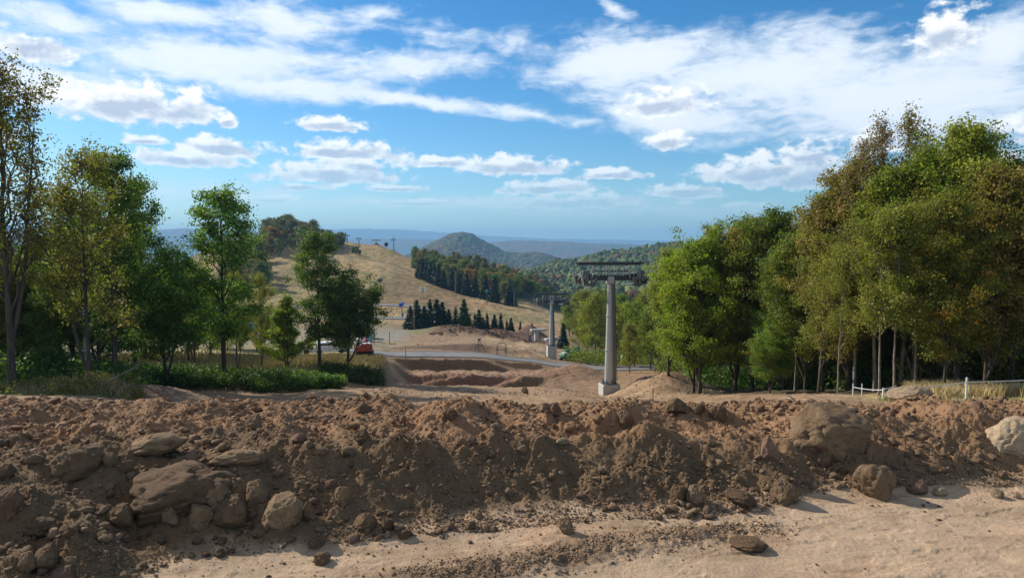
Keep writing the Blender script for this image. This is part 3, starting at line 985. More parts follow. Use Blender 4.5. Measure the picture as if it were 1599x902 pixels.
def leaf_quads(rng, centres, per, sig, size, lum=None, squash=.7, up=.35):
    """per leaves round each centre, each a folded diamond; returns V, F, attr"""
    N = len(centres)
    c = np.repeat(centres, per, 0)
    cr = np.repeat(rng.random(N), per)
    turn = np.repeat(rng.random(N) , per)
    off = rng.normal(0, 1, (N * per, 3)) * sig
    off[:, 2] *= squash
    p = c + off
    n = rng.normal(0, .55, (N * per, 3)) + off / (sig if np.ndim(sig) == 0 else 1) * .75; n[:, 2] += up
    n /= np.linalg.norm(n, axis=1)[:, None]
    t = rng.normal(0, 1, (N * per, 3)); t -= n * (t * n).sum(1)[:, None]; t /= np.linalg.norm(t, axis=1)[:, None]
    b = np.cross(n, t)
    s = size * rng.uniform(.55, 1.35, N * per)[:, None]
    v = np.stack([p - t * s, p + b * s * .55 + n * s * .15, p + t * s * 1.05, p - b * s * .55 + n * s * .15], 1)
    V = v.reshape(-1, 3)
    Fa = np.arange(len(V)).reshape(-1, 4)
    lr = rng.random(N * per)
    A = np.stack([np.clip(cr + rng.normal(0, .12, N * per), 0, 1), lr, turn * .9 + lr * .1], 1)
    return V, Fa, np.repeat(A, 4, 0)


def grow(rng, H, r0, clear, spread, nb, shape, lean=(0, 0), fork=0, wob=.03, ang=(35, 65), sub=5, tip=.30):
    """skeleton lines and clump centres of a broadleaf tree"""
    lines, tips = [], []
    K = 14
    t = np.linspace(0, 1, K)
    stems = []
    base = np.stack([lean[0] * t * H + wob * H * np.cumsum(rng.normal(0, .30, K)) / K * 3, lean[1] * t * H + wob * H * np.cumsum(rng.normal(0, .30, K)) / K * 3, t * H * .93 - .35 * (t == 0)], 1)
    base[:, :2] -= base[0, :2]
    rad = r0 * ((1 - t) ** .75 * .92 + .05) * (1 + .55 * np.exp(-t * 28))
    stems.append((base, rad))
    for f in range(fork):
        k0 = int(K * rng.uniform(.05, .45)) if f else int(K * clear * .7)
        a = rng.uniform(0, 2 * math.pi)
        L = H * (1 - t[k0]) * rng.uniform(.7, .92)
        s = np.linspace(0, 1, 9)
        out = spread * rng.uniform(.3, .6)
        p = base[k0] + np.stack([np.cos(a) * out * s ** .7, np.sin(a) * out * s ** .7, L * s], 1)
        p[1:, :2] += rng.normal(0, .02 * H * .3, (8, 2)).cumsum(0) * .3
        stems.append((p, rad[k0] * .75 * ((1 - s) ** .8 * .93 + .05)))
    lines += stems
    for si, (sp, sr) in enumerate(stems):
        nbr = nb if si == 0 else int(nb * .55)
        for k in range(nbr):
            q = (k + rng.uniform(0, 1)) / nbr
            h = clear + (1 - clear) * q if si == 0 else .25 + .75 * q
            fi = h * (len(sp) - 1)
            i0 = min(int(fi), len(sp) - 2)
            p0 = sp[i0] * (1 - (fi - i0)) + sp[i0 + 1] * (fi - i0)
            rr = np.interp(fi, range(len(sp)), sr)
            L = spread * shape(min(1, max(0, (p0[2] / H - clear) / (1 - clear)))) * rng.uniform(.65, 1.15) * (1 if si == 0 else .7)
            a = k * 2.4 + rng.uniform(-.5, .5) + si
            el = R(90 - rng.uniform(*ang)) + .5 * h
            s = np.linspace(0, 1, 6)
            d = np.array([math.cos(a) * math.cos(el), math.sin(a) * math.cos(el), math.sin(el)])
            p = p0 + d * L * s[:, None]
            p[:, 2] += -.10 * L * s ** 2 * rng.uniform(-.6, 1.4)
            p[1:] += rng.normal(0, .03 * L, (5, 3)).cumsum(0)
            lines.append((p, max(.012, min(rr * .6, .03 * L + .008)) * (1 - .85 * s)))
            tips.append(p[-1]); tips.append(p[4])
            for j in range(sub):
                q2 = rng.uniform(.30, .98)
                f2 = q2 * 5; i2 = min(int(f2), 4)
                b0 = p[i2] * (1 - (f2 - i2)) + p[i2 + 1] * (f2 - i2)
                a2 = a + rng.choice([-1, 1]) * rng.uniform(.5, 1.3)
                L2 = L * rng.uniform(.25, .5)
                e2 = el * .5 + rng.uniform(-.2, .6)
                d2 = np.array([math.cos(a2) * math.cos(e2), math.sin(a2) * math.cos(e2), math.sin(e2)])
                s2 = np.linspace(0, 1, 4)
                pp = b0 + d2 * L2 * s2[:, None]; pp[1:] += rng.normal(0, .05 * L2, (3, 3))
                lines.append((pp, .012 * (1 - .8 * s2) * (1 + L2)))
                tips.append(pp[-1]); tips.append(pp[2])
    return lines, np.array(tips)


SH = {'round': lambda h: math.sin(math.pi * min(1, .18 + .78 * h)) ** .7 * 1.0,
      'tall': lambda h: (.75 + .35 * math.sin(math.pi * h)) * (1 - h ** 3 * .75),
      'cone': lambda h: (1 - h) * 1.05 + .12,
      'vase': lambda h: .55 + .55 * h - .35 * h ** 4}


class Proto:
    pass


PROTO = {}


def tree_proto(key, seed, H, r0, clear, spread, nb, shape, per, sig, size, leafmat, barkmat='bark', keep=1.0, **kw):
    rng = np.random.default_rng(seed)
    lines, tips = grow(rng, H, r0, clear, spread, nb, SH[shape], **kw)
    V, Fa = tubes(lines)
    tr = new_mesh("trunk", V, Fa, [M[barkmat]], True)
    if keep < 1:
        tips = tips[rng.random(len(tips)) < keep]
    cs = np.concatenate([tips, tips[::2] + rng.normal(0, sig * 1.2, tips[::2].shape)])
    V, Fa, A = leaf_quads(rng, cs, per, sig, size)
    ok = V[:, 2] > clear * H * .35
    cr = new_mesh("crown", V, Fa, [M[leafmat]], False, {'leaf': A})
    p = Proto(); p.trunk = tr; p.crown = cr; p.H = float(np.quantile(V[:, 2], .9995))
    PROTO[key] = p


#          key      seed  H   r0   clear spread nb shape  per sig size leafmat
tree_proto('sparse', 3, 15, .17, .24, 3.4, 26, 'tall', 15, .22, .075, 'leaf_olive', keep=.78, ang=(20, 45), fork=1, sub=6)
tree_proto('olive', 4, 12, .12, .18, 3.2, 26, 'tall', 20, .24, .08, 'leaf_olive', keep=.8, ang=(30, 60), fork=1, sub=6)
tree_proto('tallgreen', 5, 14, .17, .20, 3.1, 30, 'tall', 34, .27, .095, 'leaf_dark', keep=.8, ang=(35, 70), sub=6)
tree_proto('darkround', 6, 10, .15, .16, 3.9, 24, 'round', 36, .28, .10, 'leaf_dark', keep=.85, fork=2, ang=(40, 75), sub=6)
tree_proto('spreading', 7, 9, .13, .20, 3.9, 20, 'vase', 34, .27, .095, 'leaf_dark', keep=.85, fork=3, ang=(35, 70), sub=6, wob=.06)
tree_proto('lime', 8, 8, .10, .08, 2.7, 24, 'cone', 40, .24, .095, 'leaf_lime', fork=1, ang=(40, 75), sub=5)
tree_proto('maple', 9, 11, .15, .16, 3.7, 26, 'round', 52, .25, .085, 'leaf_maple', fork=2, ang=(35, 70), sub=6)
tree_proto('limemaple', 10, 11, .14, .18, 3.8, 26, 'round', 46, .25, .085, 'leaf_lime', fork=2, ang=(35, 70), sub=6)
tree_proto('ash', 11, 14, .13, .13, 3.6, 30, 'tall', 42, .27, .085, 'leaf_olive', ang=(25, 60), fork=1, sub=7)
tree_proto('ash2', 12, 14, .12, .11, 4.0, 30, 'round', 40, .28, .085, 'leaf_maple', fork=2, ang=(30, 65), sub=7)
tree_proto('birch', 13, 13, .085, .34, 3.0, 26, 'tall', 30, .26, .08, 'leaf_olive', 'bark_pale', ang=(25, 60), sub=6)
tree_proto('bare', 14, 14, .10, .34, 2.8, 26, 'tall', 11, .20, .065, 'leaf_olive', 'bark_pale', keep=.7, ang=(20, 50), fork=1, sub=7)
tree_proto('mid', 15, 11, .15, .12, 3.9, 22, 'round', 26, .40, .15, 'leaf_maple', fork=1, sub=4)
tree_proto('mid2', 16, 12, .15, .12, 3.2, 22, 'tall', 26, .40, .15, 'leaf_olive', sub=4)
tree_proto('mid3', 17, 10, .15, .10, 3.8, 20, 'round', 28, .42, .15, 'leaf_dark', sub=4)
tree_proto('far1', 18, 11, .22, .08, 4.4, 14, 'round', 11, .62, .36, 'leaf_maple', sub=3)
tree_proto('far2', 19, 12, .20, .08, 3.8, 14, 'tall', 11, .62, .36, 'leaf_olive', sub=3)
tree_proto('far3', 20, 10, .22, .05, 4.4, 14, 'round', 12, .62, .36, 'leaf_dark', sub=3)


def spruce_proto(key, seed, H, Rb, layers, per, size):
    rng = np.random.default_rng(seed)
    V, Fa = tubes([(np.stack([np.zeros(8), np.zeros(8), np.linspace(-.2, H, 8)], 1), np.linspace(.09 * H / 5, .01, 8))])
    tr = new_mesh("trunk", V, Fa, [M['bark']], True)
    cs = []
    for k in range(layers):
        h = .05 + .95 * (k + rng.uniform(0, .6)) / layers
        rad = Rb * (1 - h) ** .85 * rng.uniform(.8, 1.12) + .04
        nb = max(5, int(9 * (1 - h) + 5))
        a0 = rng.uniform(0, 6)
        for j in range(nb):
            a = a0 + j * 2 * math.pi / nb + rng.uniform(-.2, .2)
            L = rad * rng.uniform(.75, 1.12)
            for s in np.linspace(.12, 1, max(2, int(5 * L / Rb) + 2)):
                cs.append((math.cos(a) * L * s, math.sin(a) * L * s, h * H - L * .38 * s + .12 * L * s * s))
    V, Fa, A = leaf_quads(rng, np.array(cs), per, .05 * Rb + .02, size, squash=.5, up=.6)
    cr = new_mesh("crown", V, Fa, [M['needle']], False, {'leaf': A})
    p = Proto(); p.trunk = tr; p.crown = cr; p.H = H
    PROTO[key] = p


spruce_proto('spruce', 40, 7, 2.0, 22, 4, .26)
spruce_proto('spruce2', 41, 7, 1.7, 20, 4, .26)
spruce_proto('spruce_thin', 42, 7, 1.25, 20, 4, .22)


LIFT = 1.02


def tree(kind, px, Y, H, label, cat='tree', group=None, rz=0.0, tint=(1, 1, 1), turned=0.0, wide=1.0, name=None, sink=.1, x=None, tilt=0.0):
    p = PROTO[kind]
    pos = ground_at(px, Y) if x is None else Vector((x, Y, gz1(x, Y)))
    s = H / p.H
    nm = name or ('spruce_tree' if 'spruce' in kind else 'birch_tree' if kind == 'birch' else 'maple_tree' if 'maple' in kind else 'broadleaf_tree')
    root = empty(nm, pos - Vector((0, 0, sink)), rz, label, cat, group)
    root.scale = (s * wide, s * wide, s)
    if tilt:
        root.rotation_euler = (math.sin(rz * 3) * tilt, math.cos(rz * 5) * tilt, rz)
    t = link('trunk', p.trunk, root)
    c = link('crown', p.crown, root)
    c.color = (*[v * LIFT for v in tint], turned * .6)
    return root


T = tree
ORD = ['first', 'second', 'third', 'fourth', 'fifth', 'sixth', 'seventh', 'eighth', 'ninth', 'tenth', 'eleventh', 'twelfth', 'thirteenth', 'fourteenth', 'fifteenth', 'sixteenth', 'seventeenth', 'eighteenth', 'nineteenth', 'twentieth']
ORD += ['twenty-' + o for o in ORD[:9]] + ['thirtieth'] + ['thirty-' + o for o in ORD[:9]]
# left side, front to back (photo column, distance, height)
T('sparse', 14, 30, 14.9, "tallest tree at the left edge, thin brownish crown with sky showing through", rz=.4, tint=(.74, .66, .60), turned=.28)
T('olive', 132, 33, 11.9, "slim straight tree with brown olive leaves, right beside the tall sparse one", rz=1.1, tint=(.9, .85, .8), turned=.2)
T('tallgreen', 172, 39, 14.0, "leaning dark trunk tree behind the slim olive tree, green crown", rz=2.2, tint=(1.1, 1.25, .9), turned=.1)
T('olive', 108, 44, 12.5, "olive tree behind the slim straight tree on the left", rz=3.3, tint=(.95, 1.1, .8), turned=.1)
T('darkround', 150, 43, 10.5, "dark double trunk tree just behind the slim straight trunk", rz=.9, tint=(1.1, 1.2, 1))
T('tallgreen', 205, 50, 14.8, "dense green tree with a pointed top left of the open sky gap", rz=1.5, tint=(.9, 1.1, .9), turned=.02)
T('darkround', 254, 47, 9.6, "broad green tree with short dark trunk standing in the dry meadow", rz=2.4, tint=(1.25, 1.5, .9), wide=1.12)
T('tallgreen', 347, 50, 14.6, "tall green tree with a tower-like crown standing alone above the bramble bank", rz=.3, tint=(1.3, 1.55, 1.0), wide=1.22)
T('olive', 366, 53, 8.6, "small loose olive tree leaning against the tall green tree's trunk", rz=4.0, tint=(.85, .95, .75), wide=.8, turned=.1)
T('olive', 405, 62, 9.0, "thin pale tree between the tall green tree and the bright lime one", rz=5.0, tint=(1, 1, .9), turned=.15, wide=.8)
T('olive', 300, 62, 10.2, "olive green tree filling the gap left of the tall green tree", rz=2.0, tint=(.9, 1.05, .8), turned=.05, wide=1.1)
T('lime', 447, 60, 7.0, "bright lime green young tree above the bramble bank", rz=.5)
T('tallgreen', 496, 59.5, 12.4, "tall dark tree right of the bright lime one, its trunk clear near the ground", rz=3.6, tint=(1.05, 1.12, .9), turned=.03, wide=1.15)
T('spreading', 541, 59.5, 9.3, "dark spreading tree with several stems at the end of the bank", rz=2.6, tint=(.85, .92, .8), wide=1.36)
rg = random.Random(5)
back = [(-150, 36, 13), (-70, 34, 14.5), (-35, 48, 12), (30, 58, 11), (62, 50, 11.5), (20, 42, 8.5), (90, 62, 10.5), (-100, 60, 13), (128, 66, 10), (175, 62, 10.5), (222, 70, 10), (260, 74, 11),
        (290, 68, 9), (55, 70, 9), (-20, 75, 10), (140, 78, 9), (300, 82, 10.5), (325, 76, 8.5), (75, 40, 6.5)]
for i, (px, Y, H) in enumerate(sorted(back)):
    T(rg.choice(['darkround', 'tallgreen', 'olive'] if Y < 50 else ['mid', 'mid3', 'mid3', 'mid2']), px, Y, H * .95, "%s tree from the left in the shady row behind the front trees at the left" % ORD[i], group="shady trees behind the left row", rz=rg.uniform(0, 6), tint=(rg.uniform(1.0, 1.5), rg.uniform(1.15, 1.6), .85), turned=rg.uniform(0, .15), wide=rg.uniform(1.0, 1.25))
for i, (px, Y, H) in enumerate([(330, 96, 7), (352, 92, 7), (372, 96, 6.5), (398, 90, 6), (425, 98, 5.5)]):
    T('mid3', px, Y, H, "%s low dark bushy tree from the left before the parked vehicles" % ORD[i], group="low trees before the car park", rz=rg.uniform(0, 6), tint=(.7, .8, .7), wide=1.2)

# right group beside the pylon
T('ash', 1046, 49, 9.4, "small olive tree rooted on the earth heap, left of the bright maple", rz=1.2, tint=(1.0, 1.15, .8), turned=.18, wide=1.1)
T('limemaple', 1096, 43, 11.0, "bright yellow-green maple at the left end of the right-hand trees", rz=.2, tint=(1.0, 1.05, .9), turned=.06, wide=1.08)
T('limemaple', 1086, 45, 9.2, "second yellow-green maple, half hidden behind the brightest one", rz=2.2, tint=(.85, .95, .8), turned=.05)
T('maple', 1152, 44, 11.3, "maple turning orange brown on its left side, middle of the rounded clump", rz=3.0, tint=(1.2, 1.15, .9), turned=.45, wide=.95)
T('maple', 1178, 42.5, 11.0, "rounded maple with orange leaf tips over dark twin trunks", rz=4.6, tint=(1.05, 1.05, .9), turned=.22, wide=.92)
T('maple', 1205, 42, 11.4, "dense dark green maple at the right side of the rounded clump", rz=1.3, tint=(.75, .85, .75), turned=.14, wide=.95)
T('mid3', 1120, 56, 8, "dark tree behind the maples' trunks, left of the pair", rz=1, tint=(.9, 1, .8))
T('mid', 1165, 60, 8, "green tree behind the orange maple's trunks", rz=2, tint=(.8, .8, .7))
# the high wood on the right
wood = [('ash2', 1262, 36, 9.6, (.9, .95, .75), .12, "dark green tree at the low left end of the right-hand wood"),
        ('ash', 1290, 34, 10.0, (.85, .9, .75), .15, "grey green tree second in from the left end of the wood"),
        ('ash', 1330, 33, 11.2, (1.0, .82, .7), .30, "brownish tree where the wood's outline climbs steeply"),
        ('bare', 1372, 31.5, 13.0, (1.0, .75, .8), .5, "nearly bare grey pink topped tree rising above the wood"),
        ('bare', 1340, 32, 12.0, (.95, .8, .8), .45, "thin brown grey topped tree left of the highest bare crown"),
        ('bare', 1412, 32, 13.6, (.95, .8, .8), .45, "grey pink topped tree whose bare crown peaks highest beside the green one"),
        ('birch', 1402, 26.5, 7.8, (.95, 1.0, .7), .12, "pale straight trunk tree just behind the loaf-shaped boulder"),
        ('ash2', 1432, 30, 11.4, (1.15, 1.2, .75), .12, "tall yellow green tree in the middle of the right-hand wood"),
        ('ash', 1500, 29, 11.7, (1.15, 1.25, .75), .08, "highest green crown of the right-hand wood"),
        ('birch', 1434, 28, 8.2, (1.0, .9, .7), .22, "pale slanting trunk right of the straight birch-like one"),
        ('ash2', 1480, 26, 8.3, (1.05, .9, .65), .25, "brown green tree behind the fence left of the tall white post"),
        ('ash', 1545, 27, 9.4, (1.0, .85, .65), .30, "reddish tinged tree right behind the tall white post"),
        ('ash2', 1590, 28, 10.3, (1.1, 1.0, .65), .20, "golden green tree at the right edge of the photo"),
        ('birch', 1378, 27, 7.4, (.9, .9, .7), .2, "thin pale leaning tree left of the straight pale trunk"),
        ('birch', 1315, 29, 6.8, (1, 1, .8), .1, "small thin pale tree leaning at the dark edge of the wood")]
for i, (k, px, Y, H, tint, tu, lab) in enumerate(wood):
    T(k, px, Y, H, lab, rz=i * 1.7, tint=tint, turned=tu)
behind = [(1235, 45, 10), (1275, 42, 12), (1318, 41, 12.5), (1355, 38, 13), (1395, 37, 14), (1450, 36, 14.6), (1530, 36, 14), (1575, 34, 13.5), (1640, 33, 13), (1700, 31, 13), (1760, 34, 14), (1850, 32, 13),
          (1300, 52, 11), (1350, 54, 13), (1410, 50, 15), (1475, 48, 15.5), (1540, 50, 15), (1610, 45, 14), (1250, 56, 11), (1660, 52, 14), (1500, 62, 14), (1380, 66, 13), (1300, 68, 12), (1230, 70, 11),
          (1440, 42, 9), (1340, 46, 8), (1290, 60, 8), (1620, 36, 9), (1510, 40, 8), (1400, 58, 8), (1470, 70, 9), (1210, 60, 8.5), (1330, 37, 7), (1560, 42, 8)]
for i, (px, Y, H) in enumerate(sorted(behind)):
    H = min(H, (602 - np.interp(px, [1210, 1235, 1275, 1318, 1355, 1395, 1450, 1530, 1575, 1640], [350, 345, 305, 268, 235, 212, 195, 192, 215, 220]) - rg.uniform(0, 30)) * Y / F)
    T(rg.choice(['ash', 'ash2', 'olive', 'maple'] if Y < 48 else ['mid2', 'mid', 'mid2', 'mid3']), px, Y, H, "%s tree from the left among the inner trees of the right-hand wood" % ORD[i], group="inner trees of the right-hand wood", rz=rg.uniform(0, 6), tint=(rg.uniform(.85, 1.2), rg.uniform(.8, 1.1), .65), turned=rg.uniform(.05, .35))
for i in range(8):
    px = 1240 + i * 46 + rg.uniform(-10, 10); Y = rg.uniform(30, 40)
    T(['bare', 'olive', 'olive'][i % 3], px, Y, rg.uniform(6.5, 8.5), "%s slender young tree from the left in the shade under the wood" % ORD[i], group="slender stems under the wood", rz=rg.uniform(0, 6), tint=(1, .95, .8), turned=.2, wide=.8, tilt=R(16))

for i in range(22):
    px = 1212 + i * 19 + rg.uniform(-8, 8); Y = rg.uniform(32, 44)
    T(rg.choice(['darkround', 'spreading', 'olive']), px, Y, rg.uniform(3.5, 6.5), "%s low shade tree from the left under the right-hand wood's crowns" % ORD[i], group="low shade trees under the right-hand wood", rz=rg.uniform(0, 6), tint=(rg.uniform(1.0, 1.5), rg.uniform(1.1, 1.6), .8), turned=rg.uniform(0, .3), wide=1.15)

# trees behind the pylons
vt = [(905, 150, 9), (918, 128, 11), (930, 118, 12.2), (945, 138, 13), (962, 125, 11), (978, 115, 10.5), (992, 104, 10.5), (1004, 130, 13), (1018, 98, 9.5), (1032, 110, 11), (915, 170, 14), (940, 165, 15), (970, 160, 14),
      (1000, 150, 13), (1060, 90, 9), (1075, 105, 10), (1050, 130, 13), (985, 90, 7), (1100, 85, 9), (1130, 95, 11), (1160, 88, 10), (1200, 95, 11), (890, 190, 10), (900, 215, 13)]
for i, (px, Y, H) in enumerate(sorted(vt)):
    lim = px in (918, 978, 992, 1018, 890)
    T('mid2' if i % 3 else 'mid', px, Y, H, "%s tree from the left in the yellowing grove behind the near lift pylon" % ORD[i], group="grove behind the near lift pylon", rz=rg.uniform(0, 6), tint=(1.15, 1.2, .7) if lim else (rg.uniform(.7, 1.0), rg.uniform(.7, 1.0), .65), turned=rg.uniform(0, .12), wide=rg.uniform(.85, 1.1))

# spruce rows on the far side of the road
sp = [(640, 158, 6.4), (650, 156, 7.2), (662, 155, 6.2), (671, 158, 7.0), (681, 154, 8.0), (690, 156, 7.5), (700, 158, 6.2), (711, 160, 5.4)]
for i, (px, Y, H) in enumerate(sp):
    T(['spruce', 'spruce2', 'spruce', 'spruce_thin'][i % 4], px, Y, H * rg.uniform(.8, 1.12), "%s spruce from the left in the taller half of the spruce row" % ORD[i], group="taller spruces of the row", rz=i, tint=(.95, 1.1, .9), wide=1.22)
T('spruce', 724, 152, 6.4, "broad yellow-green spruce between the two halves of the row", rz=2, tint=(2.0, 2.4, .9), wide=1.15)
sp = [(740, 166, 4.6), (748, 165, 5.4), (755, 168, 5.0), (762, 166, 4.6), (773, 165, 5.8), (781, 166, 5.2), (790, 167, 5.0), (798, 166, 5.2), (813, 170, 4.4)]
for i, (px, Y, H) in enumerate(sp):
    T(['spruce_thin', 'spruce2', 'spruce_thin'][i % 3], px + rg.uniform(-2, 2), Y + rg.uniform(-3, 3), H * rg.uniform(.75, 1.2), "%s small pointed spruce from the left in the right half of the row" % ORD[i], group="small pointed spruces of the row", rz=i * 1.3, tint=(.95, 1.1, .9), wide=1.15)
T('spruce', 880, 140, 5.4, "single dark spruce right of the distant lift pylon", rz=1, tint=(.9, 1.1, .9), wide=.9)
T('spruce', 831, 172, 3.2, "low spruce beside the round earth heap", rz=1, tint=(.9, 1.1, .9), wide=1.1)

def mass(specs, label, tint, turned):
    """the back of a far wood: more crowns than one could count, as one object"""
    Vs, Fs, As, o = [], [], [], 0
    for (kind, px, Y, H) in specs:
        me = PROTO[kind].crown
        n = len(me.vertices)
        v = np.empty(n * 3, np.float32); me.vertices.foreach_get('co', v); v = v.reshape(-1, 3)
        a = np.empty(n * 4, np.float32); me.color_attributes['leaf'].data.foreach_get('color', a)
        s = H / PROTO[kind].H; th = px * 1.7
        x = (px - 799.5) / F * Y
        r = np.stack([v[:, 0] * math.cos(th) - v[:, 1] * math.sin(th), v[:, 0] * math.sin(th) + v[:, 1] * math.cos(th), v[:, 2]], 1) * s
        Vs.append(r + np.array([x, Y, gz1(x, Y)])); Fs.append(np.arange(n).reshape(-1, 4) + o); As.append(a.reshape(-1, 4)[:, :3]); o += n
    me = new_mesh('woodland', np.concatenate(Vs), np.concatenate(Fs), [M['leaf_dark']], False, {'leaf': np.concatenate(As)})
    ob = link('woodland', me); ob.color = (*tint, turned)
    tag(ob, label, 'woodland', None, 'stuff')


# wood on the ski hill
slope_wood, hill_wood = [], []
ri = 0
for i in range(150):
    px = rg.uniform(648, 905)
    edge = np.interp(px, [648, 690, 740, 790, 830, 870, 905], [352, 325, 310, 292, 330, 338, 300])
    Y = edge + abs(rg.gauss(0, 42)) + 3
    H = rg.uniform(8, 12) * np.interp(px, [640, 670, 700, 905], [.72, .72, .85, .9])
    k = rg.choice(['far1', 'far2', 'far3', 'far3'])
    brown = rg.random() < .22
    slope_wood.append((Y - edge, k, px, Y, H, brown))
slope_wood.sort()
for (_, k, px, Y, H, brown) in slope_wood[:88]:
    T(k, px, Y, H, "autumn tree in the wood beside the ski slope", group="wood beside the ski slope", rz=rg.uniform(0, 6), tint=(1.1, .75, .7) if brown else (rg.uniform(.7, 1.0), rg.uniform(.7, 1.05), .8), turned=.6 if brown else rg.uniform(0, .2))
mass([(k, px, Y, H) for (_, k, px, Y, H, b_) in slope_wood[88:]], 'inner and rear crowns of the wood beside the ski slope', (.85, .85, .75), .25)
for i, (px, Y, H) in enumerate([(655, 322, 9), (660, 318, 10), (666, 316, 8.5), (672, 312, 9.5), (678, 309, 9), (685, 306, 10), (692, 304, 8.5), (706, 302, 9.5), (716, 299, 9), (728, 296, 10), (742, 294, 9), (758, 290, 10), (772, 285, 10.5), (796, 282, 9), (801, 284, 7)]):
    T('spruce', px, Y, H, "%s dark conifer from the left along the slope-side wood's lower edge" % ORD[i], group="conifers at the wood's lower edge", rz=i, tint=(.7, .85, .8))
for i in range(135):
    px = rg.uniform(345, 535)
    Y = rg.uniform(345, 430) if px > 415 else rg.uniform(270, 400)
    if px > 500: Y = rg.uniform(378, 412)
    H = rg.uniform(9.5, 13.5) * (1 if px < 492 else .8 if px < 515 else .62)
    hill_wood.append((Y, px, H))
hill_wood.sort()
mass([('far3', px, Y, H) for (Y, px, H) in hill_wood[55:]], 'rear crowns of the dark wood on top of the ski hill', (.8, .75, .7), .25)
for (Y, px, H) in hill_wood[:55]:
    T(rg.choice(['far1', 'far3', 'far3']), px, Y, H, "dark tree of the wood on top of the ski hill", group="wood on top of the ski hill", rz=rg.uniform(0, 6), tint=rg.choice([(.7, .8, .8), (1.2, .6, .6), (.8, .8, .7)]), turned=rg.uniform(0, .4))
for i, (px, Y, H) in enumerate([(552, 372, 4.0), (557, 371, 5.0), (562, 370, 3.2)]):
    T('far3', px, Y, H, "%s of three small dark bushes on the open slope below the hut" % ['left', 'middle', 'right'][i], cat='bush', group="bushes below the hut", rz=i, tint=(.5, .6, .6), name='bush')
for i, (px, Y, H) in enumerate([(648, 345, 7), (655, 342, 8), (800, 345, 9), (828, 330, 8), (850, 335, 9), (868, 330, 9)]):
    T('far3', px, Y, H, "%s dark olive tree from the left at the slope-side wood's open edge" % ORD[i], group="edge trees of the slope-side wood", rz=i, tint=(.8, .8, .7), turned=.1)


# far wooded hillside: crowns nobody could count
def woodland():
    rng = np.random.default_rng(77)
    import bmesh
    bm = bmesh.new(); bmesh.ops.create_icosphere(bm, subdivisions=2, radius=1.0)
    bv = np.array([v.co[:] for v in bm.verts]); bf = np.array([[v.index for v in f.verts] for f in bm.faces]); bm.free()
    P = []
    while len(P) < 13000:
        n = 4000
        Y = rng.uniform(430, 1120, n); px = rng.uniform(330, 1500, n)
        ok = ((px > 780) & (Y > 440)) | ((Y > 560) & (px > 330) & (rng.random(n) < .5))
        P += list(zip(((px - 799.5) / F * Y)[ok], Y[ok]))
    P = np.array(P[:13000])
    z = gz(P[:, 0], P[:, 1])
    N = len(P)
    s = rng.uniform(1.8, 4.8, N)
    V = bv[None] * (1 + .32 * rng.normal(0, 1, (N, len(bv), 1)).clip(-1.2, 1.2)) * s[:, None, None] * np.array([1, 1, 1.25])
    V = V + np.stack([P[:, 0], P[:, 1], z + s * .75], 1)[:, None]
    g = fbm(P[:, 0] * .012, P[:, 1] * .012, 3, 401)
    r = rng.random(N)
    C = np.where((r + g * .9 > 1.0)[:, None], np.array([.15, .075, .03]), np.where((r < .5)[:, None], np.array([.060, .085, .030]), np.array([.10, .125, .04])))
    C = C * rng.uniform(.65, 1.25, (N, 1))
    Fa = (bf[None] + (np.arange(N) * len(bv))[:, None, None]).reshape(-1, 3)
    me = new_mesh("woodland", V.reshape(-1, 3), Fa, [M['woodland']], True, {'tint': np.repeat(C, len(bv), 0)})
    tag(link("woodland", me), "wooded green and rust hillside beyond the valley", "woodland", None, 'stuff')


woodland()


# ------------------------------------------------------------------ undergrowth and grass (nobody could count it)
def leaf_stuff(name, label, cat, centres, per, sig, size, matname, tint=(1, 1, 1), turned=0.0, seed=1, squash=.8):
    rng = np.random.default_rng(seed)
    V, Fa, A = leaf_quads(rng, centres, per, sig, size, squash=squash)
    me = new_mesh(name, V, Fa, [M[matname]], False, {'leaf': A})
    o = link(name, me); o.color = (*tint, turned)
    return tag(o, label, cat, None, 'stuff')


def scatter(seed, n, px0, px1, Y0, Y1, h=(0, .5), cond=None):
    rng = np.random.default_rng(seed)
    Y = rng.uniform(Y0, Y1, n); px = rng.uniform(px0, px1, n)
    x = (px - 799.5) / F * Y
    if cond is not None:
        k = cond(px, Y, x); x, Y, px = x[k], Y[k], px[k]
    return np.stack([x, Y, gz(x, Y) + rng.uniform(h[0], h[1], len(x))], 1)


# bramble bank below the meadow
c = scatter(2, 9000, 60, 600, 46.0, 54.5, (0.05, .75), lambda px, Y, x: (np.abs(Y - np.interp(px, [60, 200, 340, 440, 520, 560], [47.5, 48.6, 49.8, 51.6, 53.2, 53.6])) < 2.1 + .9 * fbm(px * .03, Y * .3, 3, 7)) & (px < 525 + 10 * fbm(Y, Y, 2, 5)))
c[:, 2] += .45 * np.maximum(0, fbm(c[:, 0] * .8, c[:, 1] * .8, 3, 17))
leaf_stuff("bramble_thicket", "dark green bramble thicket along the bank under the left-hand trees", "undergrowth", c, 11, .17, .085, 'leaf_dark', (.62, .80, .62), .03, 3)
c = scatter(4, 700, 460, 535, 51, 53.2, (.2, .9)); 
leaf_stuff("bramble_thicket", "paler grey green bramble arching over the right end of the bank", "undergrowth", c, 10, .16, .085, 'leaf_dark', (1.2, 1.5, 1.2), .03, 4)
c = scatter(40, 900, 500, 596, 56.6, 58.4, (.0, .5))
leaf_stuff("bramble_thicket", "dark growth hanging over the cut end of the bank", "undergrowth", c, 10, .2, .09, 'leaf_dark', (.7, .8, .7), .1, 44)
